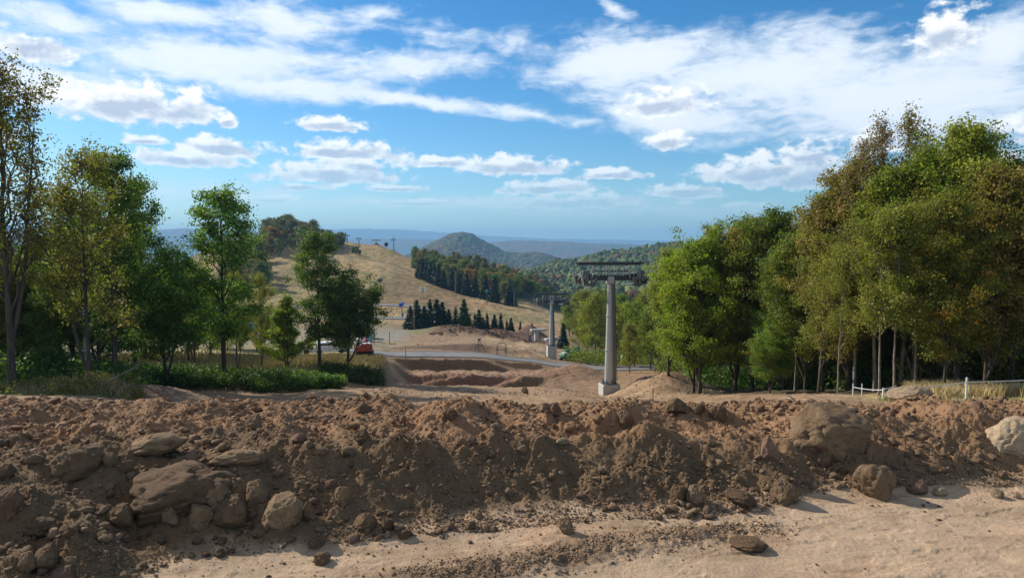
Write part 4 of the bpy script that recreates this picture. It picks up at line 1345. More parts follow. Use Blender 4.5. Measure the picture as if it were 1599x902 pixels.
# weeds in front of the left trees
c = scatter(5, 1100, -120, 215, 26.5, 31.5, (.0, .5), lambda px, Y, x: fbm(x * .7, Y * .7, 2, 18) > -.05); leaf_stuff("weeds", "green weeds and seed heads at the foot of the left-hand trees", "weeds", c, 9, .12, .055, 'leaf_olive', (.55, .58, .42), .45, 6)
c = scatter(8, 2600, -150, 300, 36, 62, (.1, 1.5), lambda px, Y, x: (px < 130) | ((px < 225) & (Y < 44))); leaf_stuff("shrubs", "shady shrubs between the left-hand trunks", "undergrowth", c, 12, .30, .11, 'leaf_dark', (.8, 1.0, .8), .03, 9)
# forest edge on the right
c = scatter(11, 4200, 1075, 1420, 33, 60, (.0, 1.4), lambda px, Y, x: Y > np.interp(px, [1075, 1200, 1330, 1420], [49, 43, 33, 32]) + 1)
leaf_stuff("shrubs", "low shrubs and saplings filling the shade of the right-hand wood", "undergrowth", c, 11, .28, .10, 'leaf_dark', (1.1, 1.4, .9), .12, 12)
c = scatter(14, 1500, 1400, 1900, 31, 48, (.0, 1.6)); leaf_stuff("shrubs", "brownish saplings behind the tall dry grass", "undergrowth", c, 11, .28, .10, 'leaf_olive', (.9, .8, .6), .3, 15)
c = scatter(16, 2600, 885, 1110, 84, 125, (.0, 1.6), lambda px, Y, x: Y > 106 - (px > 1030) * 22); leaf_stuff("shrubs", "green shrubs along the foot of the yellowing grove", "undergrowth", c, 10, .45, .16, 'leaf_olive', (.7, .85, .5), .05, 17)
c = scatter(18, 1500, 640, 900, 280, 372, (.0, 2.5), lambda px, Y, x: Y > np.interp(px, [648, 690, 740, 790, 830, 870, 905], [350, 322, 307, 290, 335, 340, 305])); leaf_stuff("shrubs", "dark shrubs under the slope-side wood", "undergrowth", c, 8, 1.0, .45, 'leaf_dark', (.7, .8, .7), .1, 19)
c = scatter(20, 900, 395, 500, 365, 430, (.0, 3.0)); leaf_stuff("shrubs", "dark shrubs under the hilltop wood", "undergrowth", c, 8, 1.0, .45, 'leaf_dark', (.7, .7, .7), .2, 20)


def blades(name, label, pos, h, w, cols, seed, lean=.35, n_per=1):
    rng = np.random.default_rng(seed)
    p = np.repeat(pos, n_per, 0) + rng.normal(0, .05, (len(pos) * n_per, 3)) * np.array([1, 1, 0])
    N = len(p)
    a = rng.uniform(0, 2 * math.pi, N)
    hh = h * rng.uniform(.5, 1.25, N)
    d = np.stack([np.cos(a), np.sin(a), np.zeros(N)], 1)
    la = rng.uniform(0, 2 * math.pi, N)
    ld = np.stack([np.cos(la), np.sin(la), np.zeros(N)], 1) * (hh * lean * rng.uniform(.2, 1.3, N))[:, None]
    up = np.array([0, 0, 1.0])
    v0 = p - d * w; v1 = p + d * w
    m0 = p + ld * .35 + up * (hh * .6)[:, None] - d * w * .8; m1 = m0 + d * w * 1.6
    t0 = p + ld + up * hh[:, None] - d * w * .2; t1 = t0 + d * w * .4
    V = np.stack([v0, v1, m1, m0, t0, t1], 1).reshape(-1, 3)
    b = np.arange(N)[:, None] * 6
    Fa = np.concatenate([b + np.array([[0, 1, 2, 3]]), b + np.array([[3, 2, 5, 4]])])
    C = np.array(cols)[rng.integers(0, len(cols), N)] * rng.uniform(.7, 1.25, (N, 1))
    me = new_mesh(name, V, Fa, [M['grass']], False, {'tint': np.repeat(C, 6, 0)})
    return tag(link(name, me), label, "grass", None, 'stuff')


GOLD = [(.52, .40, .20), (.46, .34, .15), (.58, .46, .25), (.36, .28, .12)]
blades("dry_grass", "tall golden dry grass behind the fence at the right", scatter(31, 9000, 1420, 1900, 20.5, 30, (0, 0), lambda px, Y, x: (Y > 21.5 + 2.2 * fbm(x, Y, 2, 4)) & (fbm(x * .7, Y * .7, 2, 14) > -.25) & (Y > 21.5 + (px < 1470) * 1.5)),   .46, .010, GOLD, 32, n_per=6)
blades("dry_grass", "short dry grass along the path at the right", scatter(33, 2500, 1380, 1900, 17.5, 21.5, (0, 0)), .14, .008, GOLD + [(.2, .22, .08)] * 2, 34, n_per=4)
blades("meadow_grass", "dry yellow meadow grass under the left-hand trees", scatter(35, 16000, -100, 600, 49, 82, (0, 0), lambda px, Y, x: (Y > np.interp(px, [-100, 200, 340, 440, 520, 600], [49, 50, 53, 55, 58.6, 59.2]))), .42, .022, [(.42, .34, .16), (.36, .29, .13), (.30, .27, .12)], 36, n_per=4)
blades("weeds", "pale grass and weed stalks at the left edge of the earth field", scatter(37, 1500, -120, 200, 27.5, 33, (0, 0), lambda px, Y, x: fbm(x * .8, Y * .8, 2, 8) > -.1), .42, .009, [(.30, .32, .14), (.40, .36, .20), (.18, .26, .08), (.34, .20, .12)], 38, n_per=4)


# ------------------------------------------------------------------ stones
import bmesh


def rock_mesh(seed, sub=4, cuts=9, rough=.16, fine=.03, flat=1.0, angular=.75):
    bm = bmesh.new(); bmesh.ops.create_icosphere(bm, subdivisions=sub, radius=1.0)
    v = np.array([w.co[:] for w in bm.verts]); f = np.array([[w.index for w in q.verts] for q in bm.faces]); bm.free()
    rng = np.random.default_rng(seed)
    n0 = v.copy()
    p = v * (1 + rough * fbm(v[:, 0] * 1.3 + seed, v[:, 1] * 1.3, 3, seed, .5, v[:, 2] * 1.3))[:, None]
    for k in range(cuts):
        n = rng.normal(0, 1, 3); n /= np.linalg.norm(n)
        d = rng.uniform(.52, .86)
        s = p @ n
        over = np.maximum(0, s - d - .03 * fbm(v[:, 0] * 3, v[:, 1] * 3, 3, seed + k, .6, v[:, 2] * 3))
        p = p - n[None] * (over * angular)[:, None]
    p = p + n0 * (fine * fbm(v[:, 0] * 4 + seed, v[:, 1] * 4, 5, seed + 3, .62, v[:, 2] * 4) - fine * 1.1 * np.maximum(0, .12 - np.abs(fbm(v[:, 0] * 1.7, v[:, 1] * 1.7, 3, seed + 8, .5, v[:, 2] * 1.7))) / .12)[:, None]
    p[:, 2] *= flat
    p /= np.abs(p).max(0)[None]
    return p, f


ROCKS = []
for i in range(12):
    p, f = rock_mesh(100 + i, 5, [5, 9, 14, 7, 11, 6][i % 6], [.30, .2, .16, .36][i % 4], .085, 1, [.55, .8, .9, .7][i % 4])
    ROCKS.append((p, f))
ROCK_ME = {}


def rock_me(i, m):
    k = (i % 12, m)
    if k not in ROCK_ME:
        ROCK_ME[k] = new_mesh("stone", ROCKS[i % 12][0], ROCKS[i % 12][1], [M[m]], True)
    return ROCK_ME[k]


def stone(px, py, w, h, label, var=0, m='rock', rz=None, tilt=(0, 0), name='boulder', cat='boulder', group=None, depth=.85, sink=.0, Y=None):
    """px, py: middle of the visible stone in the photo; w, h its size there"""
    b = hit(px, py + h * .42) if Y is None else ground_at(px, Y)
    k = b.y / F
    o = link(name, rock_me(var, m))
    W2, H2 = w * k / 2 * .93, h * k / 2 * .92
    o.rotation_euler = (R(tilt[0]), R(tilt[1]), rz if rz is not None else 0)
    o.scale = (W2 * 1.04, W2 * depth * 1.05, H2 * 1.3)
    o.location = (b.x, b.y + W2 * depth * .45, b.z + H2 * (.60 - sink))
    return tag(o, label, cat, group)


S = stone
S(112, 722, 94, 58, "large flat topped sandstone boulder at the left, alone on the dark earth", 1, 'rock_dirty', tilt=(0, -14))
S(256, 765, 200, 74, "huge earth covered boulder bulging from the left of the berm", 3, 'rock_dirty', tilt=(0, -8), depth=.7, sink=.2)
S(240, 695, 116, 34, "long slanting slab resting above the huge earth covered boulder", 5, 'rock', tilt=(0, -8), depth=.5)
S(366, 711, 92, 26, "flat pale slab embedded right of the huge earth covered boulder", 0, 'rock', tilt=(0, -3), depth=.6, sink=.2)
S(6, 788, 52, 58, "rounded grey boulder cut off by the left edge", 7, 'rock_dirty')
S(8, 735, 32, 30, "small rounded boulder at the left edge, above the larger cut off one", 4, 'rock_dirty')
S(62, 823, 60, 36, "smooth oval brown boulder low at the left", 0, 'rock_dirty', tilt=(0, 5))
S(107, 832, 36, 23, "small oval stone just right of the smooth oval boulder", 4, 'rock_dirty')
S(188, 813, 48, 35, "blocky brown stone under the huge earth covered boulder", 2, 'rock_dirty')
S(265, 808, 31, 37, "upright oval stone under the right end of the huge boulder", 6, 'rock')
S(337, 780, 62, 52, "pointed upper stone of the cracked boulder pile", 8, 'rock')
S(362, 800, 70, 58, "brown right-hand stone of the cracked boulder pile", 9, 'rock_dirty')
S(308, 806, 46, 46, "cracked left-hand stone of the boulder pile", 10, 'rock')
S(396, 772, 42, 42, "rounded boulder squeezed between the cracked pile and a bigger one", 3, 'rock')
S(438, 798, 70, 56, "big rounded boulder with a clean brown face, left of a narrow upright stone", 7, 'rock', tilt=(0, 4))
S(483, 797, 24, 36, "narrow upright stone leaning on the big rounded boulder", 6, 'rock')
S(536, 773, 34, 33, "wedge shaped stone alone on the dark slope", 8, 'rock', tilt=(0, 12))
S(570, 815, 44, 32, "dark arched stone in the crumbled heap", 5, 'rock_dirty')
S(604, 820, 24, 26, "split stone at the right of the crumbled heap", 10, 'rock_dirty')
S(72, 876, 50, 45, "angular brown stone at the bottom left corner, bigger of a pair", 9, 'rock')
S(37, 877, 32, 30, "smaller stone of the pair at the bottom left corner", 3, 'rock')
S(100, 897, 42, 26, "flat reddish stone on the bottom edge at the left", 2, 'rock_red')
S(171, 716, 28, 26, "small round stone right of the flat topped boulder", 4, 'rock')
S(197, 730, 24, 22, "stubby stone stuck to the huge boulder's left shoulder", 1, 'rock_dirty')
S(52, 717, 30, 19, "small stone left of the flat topped boulder", 0, 'rock')
S(398, 659, 30, 26, "pale angular stone on the reddish earth field", 2, 'rock')
S(467, 684, 26, 16, "brown stone in the middle of the reddish field's near edge", 5, 'rock_red')
S(500, 709, 28, 14, "flat stone at the crest above the dark slope, left of centre", 0, 'rock')
S(1090, 772, 38, 40, "rounded boulder on the shaded slope, the right one of two touching", 4, 'rock')
S(1062, 771, 34, 34, "earthy stone touching the rounded boulder's left side", 10, 'rock_dirty')
S(1204, 704, 30, 44, "upright pillar-like stone on the crest left of the biggest boulder", 6, 'rock_red', depth=.9)
S(1227, 769, 48, 42, "round boulder standing clear at the foot of the berm, right of centre", 3, 'rock')
S(1310, 676, 140, 84, "biggest boulder on the berm, wide and low, its top dusted with earth", 7, 'rock', tilt=(0, 14), depth=.8)
S(1268, 668, 50, 36, "earthy ledge of stone poking out at the biggest boulder's left", 0, 'rock', tilt=(0, 8), depth=.8)
S(1290, 702, 56, 46, "lumpy earth crusted rock under the biggest boulder's left side", 10, 'rock_dirty', tilt=(0, 20))
S(1288, 718, 30, 28, "small squarish stone below the biggest boulder", 4, 'rock')
S(1372, 750, 78, 58, "angular boulder at the foot of the berm under the biggest one", 8, 'rock', tilt=(0, 10))
S(1436, 760, 36, 28, "light brown stone just right of the angular boulder", 9, 'rock_red')
S(1470, 768, 26, 16, "low pale stone at the berm foot, right side", 0, 'rock_pale')
S(1592, 680, 86, 60, "large pale boulder with a smooth sunlit face at the right edge", 11, 'rock_pale', tilt=(0, -24), depth=.7)
S(1560, 771, 22, 16, "small pale stone at the berm foot near the right edge", 3, 'rock_pale')
S(1590, 773, 14, 12, "tiny pale stone at the right edge of the berm foot", 4, 'rock_pale')
S(885, 820, 28, 32, "upright angular stone with a pale face on the rubble near centre", 2, 'rock')
S(955, 781, 17, 12, "small pinkish stone lying above another on the slope's foot", 4, 'rock_red')
S(957, 793, 22, 10, "flat stone under the small pinkish one", 0, 'rock')
S(1160, 778, 56, 26, "slanting slab half buried in the shaded slope", 5, 'rock_dirty', tilt=(0, 28))
S(1173, 850, 66, 18, "low dark slab edge sticking from the sandy ground", 5, 'rock_dirty', tilt=(0, 4))
S(500, 872, 32, 22, "broken clump of stone on the sunlit track", 1, 'rock')
S(1435, 609, 74, 27, "loaf-shaped boulder on the horizon line beside the white fence", 5, 'rock_pale', Y=17.5, depth=.7, sink=-.25)
S(738, 690, 20, 16, "brown cobble on the crest near the centre", 4, 'rock_red')
S(640, 632, 12, 9, "single pale stone on the field's far edge", 0, 'rock_pale')
S(878, 690, 24, 12, "pale flat cobble on the crest right of centre", 0, 'rock_pale')
S(1112, 692, 18, 15, "round cobble on the crest left of the pillar-like stone", 4, 'rock')
S(820, 609, 13, 12, "dark clod standing on the smooth earth left of the pylon", 2, 'rock_dirty')
for (px, py, w, h, lab) in [(1062, 634, 44, 26, "dark clod on the second ridge, leftmost of three large ones"), (1090, 637, 30, 20, "middle one of three large clods on the second ridge"),
                            (1124, 643, 36, 26, "rightmost of three large clods on the second ridge"), (975, 655, 34, 30, "tall clod on the second ridge below the pylon"),
                            (566, 680, 32, 26, "dark reddish clod standing on the crest left of centre"), (704, 645, 30, 18, "wide clod on the earth field near centre"),
                            (870, 640, 24, 28, "pointed clod left of the pylon foot"), (570, 638, 30, 18, "low dark clod at the field's far edge")]:
    S(px, py, w, h, lab, int(px) % 12, 'rock_dirty', name='clod', cat='clod', sink=.15)

# small single stones: built one of each kind, copied
rgs = np.random.default_rng(9)
zones = [("small brown stone lying on the shaded face or foot of the berm", "small stones on the berm", 120, (60, 1599), 'berm', (.018, .055)),
         ("small reddish stone lying on the broken earth field", "small stones on the earth field", 90, (0, 1500), 'field', (.02, .05)),
         ("rounded fist to head sized stone bedded in the left half of the berm", "rounded stones in the left half of the berm", 60, (-20, 640), 'berm', (.035, .10)),
         ("rounded stone at the sunlit foot of the berm, right half of the photo", "stones along the berm's right foot", 40, (1150, 1599), 'berm', (.03, .085)),
         ("small stone strewn on the sandy track in the foreground", "small stones on the sandy track", 50, (200, 1599), 'track', (.012, .03))]
for lab, grp, n, (a, b), zn, (s0, s1) in zones:
    k = 0
    while k < n:
        px = rgs.uniform(a, b)
        base = np.interp(px, [-100, 100, 250, 500, 650, 750, 950, 1100, 1200, 1300, 1450, 1599], [5.0, 5.5, 6.5, 6.95, 7.2, 7.35, 7.65, 7.75, 7.9, 8.6, 8.7, 8.8])
        Y = {'berm': base + rgs.beta(1.2, 2.2) * 1.6 + .1, 'field': rgs.uniform(base + 1.6, 13), 'track': base - rgs.uniform(0, 1.6) ** 1.5 - .02}[zn]
        if zn == 'track' and (Y < 5.9): continue
        r = s0 + (s1 - s0) * rgs.beta(1, 3.0)
        x = (px - 799.5) / F * Y
        o = link('stone', rock_me(int(rgs.integers(12)), ['rock', 'rock_red', 'rock_dirty', 'rock'][int(rgs.integers(4))]))
        o.scale = (r * rgs.uniform(.8, 1.5), r * rgs.uniform(.8, 1.3), r * rgs.uniform(.6, 1.0))
        o.rotation_euler = (rgs.uniform(-.4, .4), rgs.uniform(-.4, .4), rgs.uniform(0, 6.3))
        o.location = (x, Y, gz1(x, Y) + r * .35)
        tag(o, lab, 'stone', grp)
        k += 1


def Y_near(pos):
    return pos[:, 1].mean() < 20


def clods():
    rng = np.random.default_rng(12)
    protos = [rock_mesh(300 + i, 2, 12, .5, .22, 1, .95) for i in range(14)]
    base_px = [-100, 100, 250, 500, 650, 750, 950, 1100, 1200, 1300, 1450, 1599, 1900]
    base_y = [5.0, 5.5, 6.5, 6.95, 7.2, 7.35, 7.65, 7.75, 7.9, 8.6, 8.7, 8.8, 8.8]
    cy = [8.0, 8.0, 8.0, 8.35, 8.7, 8.9, 9.2, 9.3, 9.4, 10.0, 10.3, 10.4, 10.4]

    def put(name, label, pos, r, col, mat_='clod', sunk=.3):
        N = len(pos)
        col = col * (1.05 - 5 * np.clip(r, 0, .06))[:, None] if Y_near(pos) else col
        Vs, Fs, Cs, o = [], [], [], 0
        which = rng.integers(0, len(protos), N)
        ang = rng.uniform(0, 2 * math.pi, N)
        for i in range(len(protos)):
            k = which == i
            if not k.any(): continue
            p, f = protos[i]
            n = k.sum()
            sc = r[k][:, None, None] * np.stack([rng.uniform(.7, 1.4, n), rng.uniform(.7, 1.4, n), rng.uniform(.5, 1.05, n)], 1)[:, None]
            v = p[None] * sc
            tl = rng.uniform(-.5, .5, n)
            v = np.stack([v[..., 0] * np.cos(tl)[:, None] - v[..., 2] * np.sin(tl)[:, None], v[..., 1], v[..., 0] * np.sin(tl)[:, None] + v[..., 2] * np.cos(tl)[:, None]], -1)
            c, s = np.cos(ang[k])[:, None], np.sin(ang[k])[:, None]
            v = np.stack([v[..., 0] * c - v[..., 1] * s, v[..., 0] * s + v[..., 1] * c, v[..., 2]], -1)
            q = pos[k].copy(); q[:, 2] += r[k] * sunk
            v = v + q[:, None]
            Vs.append(v.reshape(-1, 3)); Fs.append((f[None] + (np.arange(n) * len(p))[:, None, None]).reshape(-1, 3) + o)
            Cs.append(np.repeat(col[k], len(p), 0)); o += n * len(p)
        me = new_mesh(name, np.concatenate(Vs), np.concatenate(Fs), [M[mat_]], False, {'tint': np.concatenate(Cs)})
        tag(link(name, me), label, 'rubble', None, 'stuff')

    def colours(n, a, b):
        t = rng.random((n, 1))
        return (np.array(a) * t + np.array(b) * (1 - t)) * rng.uniform(.8, 1.2, (n, 1))

    # reddish crumbs on the field
    n = 15000
    px = rng.uniform(-120, 1750, n); Y = rng.uniform(0, 1, n) ** .8
    cyy = np.interp(px, base_px, cy)
    Y = cyy - .1 + (14.2 - cyy) * Y
    x = (px - 799.5) / F * Y
    dens = fbm(x * .9, Y * .9, 3, 501)
    k = (dens + rng.uniform(-.35, .4, n) > -.22)
    x, Y = x[k], Y[k]
    r = .011 + .066 * rng.beta(1, 5.0, len(x)) + .055 * (rng.random(len(x)) < .02)
    put('earth_crumbs', 'reddish crumbled earth covering the field behind the berm', np.stack([x, Y, gz(x, Y)], 1), r, colours(len(x), (.30, .185, .11), (.19, .115, .068)))
    # dark rubble on the face and at its foot
    n = 11000
    px = rng.uniform(-200, 1750, n)
    by, cyy = np.interp(px, base_px, base_y), np.interp(px, base_px, cy)
    t = rng.beta(1.0, 1.6, n)
    Y = by + .12 + (cyy - by) * t - (rng.random(n) < .06) * rng.exponential(.2, n)
    x = (px - 799.5) / F * Y
    dens = fbm(x * 1.4, Y * 1.4, 3, 502)
    k = (dens * 1.5 + rng.uniform(-.3, .3, n) + .22 * (t < .3) > -.12) & (Y > 5)
    x, Y = x[k], Y[k]
    r = .006 + .060 * rng.beta(1, 8, len(x)) + .05 * (rng.random(len(x)) < .015)
    put('rubble', 'dark stony rubble on the face and foot of the berm', np.stack([x, Y, gz(x, Y)], 1), r, colours(len(x), (.16, .10, .06), (.25, .17, .105)))
    # the finest crumbs, which give the soil its grain
    bm = bmesh.new(); bmesh.ops.create_icosphere(bm, subdivisions=1, radius=1.0)
    tv = np.array([w.co[:] for w in bm.verts]); tf = np.array([[w.index for w in q.verts] for q in bm.faces]); bm.free()
    n = 60000
    px = rng.uniform(-60, 1680, n); by = np.interp(px, base_px, base_y)
    Y = by + .12 + (12.9 - by) * rng.random(n) ** 1.4
    x = (px - 799.5) / F * Y
    k = fbm(x * 2.2, Y * 2.2, 3, 509) + rng.uniform(-.4, .4, n) > -.08
    x, Y = x[k], Y[k]; N = len(x)
    r = .005 + .017 * rng.beta(1, 4, N)
    v = tv[None] * (1 + .35 * rng.normal(0, 1, (N, len(tv), 1)).clip(-1, 1)) * r[:, None, None] + np.stack([x, Y, gz(x, Y) + r * .3], 1)[:, None]
    cc = np.where((Y < np.interp(px[k], base_px, cy) + .2)[:, None], colours(N, (.13, .085, .05), (.24, .165, .10)), colours(N, (.30, .185, .105), (.18, .11, .065)))
    me = new_mesh('earth_grains', v.reshape(-1, 3), (tf[None] + (np.arange(N) * len(tv))[:, None, None]).reshape(-1, 3), [M['clod']], False, {'tint': np.repeat(cc, len(tv), 0)})
    tag(link('earth_grains', me), 'fine crumbs of earth over the whole berm and field', 'rubble', None, 'stuff')
    # gravel strip over the sandy track
    n = 5200
    x = rng.uniform(-1.8, 3.3, n); Y = 6.72 + 0.31 * x + rng.normal(0, .14, n) + .12 * fbm(x * 2, x * 0, 3, 9)
    k = rng.random(n) < sstep(-1.8, -.3, x) * (1 - sstep(2.4, 3.3, x) * .8) * (.35 + 1.3 * sstep(-.25, .3, fbm(x * 2.2, Y * 3.5, 3, 510)))
    x, Y = x[k], Y[k]
    r = .005 + .032 * rng.beta(1, 7, len(x))
    put('gravel', 'band of gravel and crumbs across the sandy track', np.stack([x, Y, gz(x, Y)], 1), r, colours(len(x), (.20, .135, .085), (.32, .225, .145)))
    # scattered crumbs on the sand
    n = 1300
    px = rng.uniform(-100, 1750, n)
    Y = np.interp(px, base_px, base_y) + .25 - rng.exponential(.40, n)
    k = Y > 5.6
    x, Y = ((px - 799.5) / F * Y)[k], Y[k]
    r = .004 + .016 * rng.beta(1, 5, len(x))
    put('gravel', 'loose crumbs strewn over the sandy track', np.stack([x, Y, gz(x, Y)], 1), r, colours(len(x), (.34, .25, .17), (.25, .18, .12)))
    # rough heaps beyond the road
    n = 2600
    px = rng.uniform(670, 845, n); Y = rng.uniform(142, 162, n)
    x = (px - 799.5) / F * Y
    k = fbm(x * .3, Y * .3, 3, 505) + rng.uniform(-.3, .3, n) > .0
    x, Y = x[k], Y[k]
    put('rubble', 'dark clods covering the brown heaps in front of the spruces', np.stack([x, Y, gz(x, Y)], 1), .10 + .35 * rng.beta(1, 5, len(x)), colours(len(x), (.12, .08, .055), (.22, .15, .10)))
    # middle distance rubble: heaps and the near rim of the smooth ground
    n = 12000
    px = rng.uniform(560, 1330, n); Y = rng.uniform(40, 62, n) 
    x = (px - 799.5) / F * Y
    k = fbm(x * .35, Y * .35, 3, 503) + rng.uniform(-.3, .3, n) > .08
    x, Y = x[k], Y[k]
    r = .02 + .16 * rng.beta(1, 9, len(x))
    put('rubble', 'scattered clods on the smooth ground round the near pylon', np.stack([x, Y, gz(x, Y)], 1), r, colours(len(x), (.20, .13, .09), (.33, .24, .16)))
    n = 3500
    px = rng.uniform(610, 1010, n); Y = rng.uniform(74, 172, n)
    x = (px - 799.5) / F * Y
    k = (fbm(x * .16, Y * .16, 3, 504) + rng.uniform(-.25, .25, n) > .12) & (np.abs(Y - ROADY(x)) > 6)
    x, Y = x[k], Y[k]
    r = .05 + .22 * rng.beta(1, 9, len(x))
    put('rubble', 'clods and stones on the far building site beyond the road', np.stack([x, Y, gz(x, Y)], 1), r, colours(len(x), (.17, .12, .085), (.33, .25, .17)))


clods()


# ------------------------------------------------------------------ lift pylons
def lift_pylon(px, Y, label, H, rz, base_h=1.0):
    g = ground_at(px, Y)
    root = empty('lift_pylon', (g.x, g.y, g.z - .1), rz, label, 'lift pylon', 'lift pylons under construction')
    b = MB(); b.box((0, 0, base_h / 2 - .1), (1.44, 1.44, base_h + .2), bev=.05); b.build('foundation', M['concrete'], root)
    b = MB(); b.box((0, 0, base_h + .03), (1.3, 1.3, .06)); 
    for i in range(12):
        a = i * math.pi / 6
        b.tube([(.56 * math.cos(a), .56 * math.sin(a), base_h + .04), (.56 * math.cos(a), .56 * math.sin(a), base_h + .22)], .03, 6)
    for i in range(8):
        a = i * math.pi / 4 + .2
        d = Vector((math.cos(a), math.sin(a), 0))
        b.box(d * .52 + Vector((0, 0, base_h + .22)), (.22, .03, .36), Matrix.Rotation(a, 3, 'Z'), (.3, 1))
    b.build('base_flange', M['steel_mid'], root)
    top = base_h + H
    b = MB()
    zs = np.linspace(0, 1, 9)
    b.tube([(0, 0, base_h + .05 + H * .93 * z) for z in zs], [.42 - .22 * z for z in zs], 12)
    for z in (0.33, 0.66):
        b.wheel((0, 0, base_h + H * .93 * z),   .48 - .23 * z, .10, 'Z', 12)
    m = b.build('mast', M['steel'], root, False)
    # ladder with its guard rails on the camera's right side
    b = MB()
    for s in (-1, 1):
        b.tube([(.50, -.26 + s * .17 - .1, base_h + .3), (.27, -.18 + s * .17 - .02, top - .6)], .022, 6)
    n = int(H / .3)
    for i in range(n):
        t = (i + .5) / n
        c = Vector((.50, -.36, base_h + .3)).lerp(Vector((.27, -.20, top - .6)), t)
        b.tube([c + Vector((0, -.17, 0)), c + Vector((0, .17, 0))], .014, 5)
    b.build('ladder', M['steel_dark'], root)
    b = MB()
    b.box((.30, -.30, base_h + H * .46), (.20, .10, H * .88), Matrix.Rotation(-.020, 3, 'Y') @ Matrix.Rotation(-.012, 3, 'X')); b.build('cable_duct', M['steel_mid'], root)
    # head: saddle, crossarm, catwalk, sheave trains
    b = MB(); b.box((0, 0, top - .62), (.56, .62, .62), bev=.05); b.box((0, -.34, top - .62), (.40, .05, .40)); b.build('saddle', M['steel'], root)
    b = MB()
    b.box((0, 0, top - .42), (4.6, .40, .44), bev=.03)
    for s in (-1, 1):
        b.box((s * 1.55, 0, top - .30), (1.5, .30, .30), Matrix.Rotation(-s * .12, 3, 'Y'))
    b.build('crossarm', M['steel_dark'], root)
    b = MB()
    zt = top + .72
    b.box((0, .28, zt), (5.5, .14, .24)); b.box((0, -.28, zt), (5.5, .14, .24)); b.box((0, 0, top + .12), (3.0, .5, .10))
    for i in range(12):
        b.box((-2.6 + i * .473, 0, zt), (.06, .56, .08))
    b.build('lifting_frame', M['steel_dark'], root)
    for s in (-1, 1):
        b = MB()
        for y in (-.26, .26):
            b.box((s * 1.45, y, top + .12), (.07, .07, 1.25), Matrix.Rotation(-s * .22, 3, 'Y'))
            b.box((s * 1.0, y, top + .2), (.05, .05, 1.0))
            b.box((s * .45, y, top + .2), (.04, .04, .95))
            b.box((s * .18, y, top + .2), (.06, .06, .95))
        b.build('frame_strut', M['steel'], root)
    for s in (-1, 1):
        b = MB()                                             # catwalk hung outside the sheaves
        b.box((s * 1.75, 0, top - .98), (.55, 3.1, .05))
        for y in (-1.5, -.75, 0, .75, 1.5):
            b.box((s * 2.02, y, top - .50), (.035, .035, .95))
        for z in (-.05, -.5):
            b.box((s * 2.02, 0, top + z), (.035, 3.1, .035))
        for y in (-1.5, 1.5):
            b.box((s * 1.75, y, top - .5), (.5, .03, .03)); b.box((s * 1.5, y, top - .50), (.03, .03, .95))
        b.build('catwalk', M['steel_mid'], root)
        tr = MB()
        tr.box((s * 2.32, 0, top - .28), (.18, 2.6, .26), bev=.02); tr.box((s * 2.05, 0, top - .95), (.5, 2.2, .08)); tr.box((s * 2.2, -1.1, top - .65), (.10, .10, .7)); tr.box((s * 1.85, -1.1, top - .65), (.08, .10, .7))
        for y in (-.8, .8):
            tr.box((s * 2.32, y, top - .45), (.24, 1.1, .12))
            tr.box((s * 2.32, y, top - .2), (.10, .30, .35))
        tr.box((s * 2.32, 0, top - .1), (.3, .34, .34), bev=.03)
        tr.box((s * 2.32, -.9, top - .05), (.42, .3, .5), bev=.03); tr.box((s * 2.05, -1.3, top - .85), (.75, .12, .14)); tr.box((s * 2.62, -1.3, top - .5), (.10, .5, .85), Matrix.Rotation(s * .2, 3, 'Y')); tr.box((s * 2.62, 1.3, top - .5), (.10, .5, .85), Matrix.Rotation(s * .2, 3, 'Y'))
        tr.box((s * 1.62, -1.3, top - .7), (.10, .4, .7), Matrix.Rotation(-s * .3, 3, 'Y'))
        tr.box((s * 2.32, -1.35, top - .45), (.30, .10, .42)); tr.box((s * 2.32, 1.35, top - .45), (.30, .10, .42))
        t = tr.build('sheave_train', M['steel_mid'], root)
        for y in (-1.2, -.8, -.4, .4, .8, 1.2):
            w = MB(); w.wheel((s * 2.46, y, top - .66), .24, .12, 'X', 14); w.wheel((s * 2.46, y, top - .66), .10, .17, 'X', 10)
            w.build('sheave', M['rubber'], t, True)
    return root


lift_pylon(953, 55, "nearer grey tapered lift pylon on a square concrete block, right of centre", 9.05, R(9), .95)
lift_pylon(861.5, 110, "farther grey lift pylon on a tall concrete block beyond the site road", 7.7, R(7), 2.2)


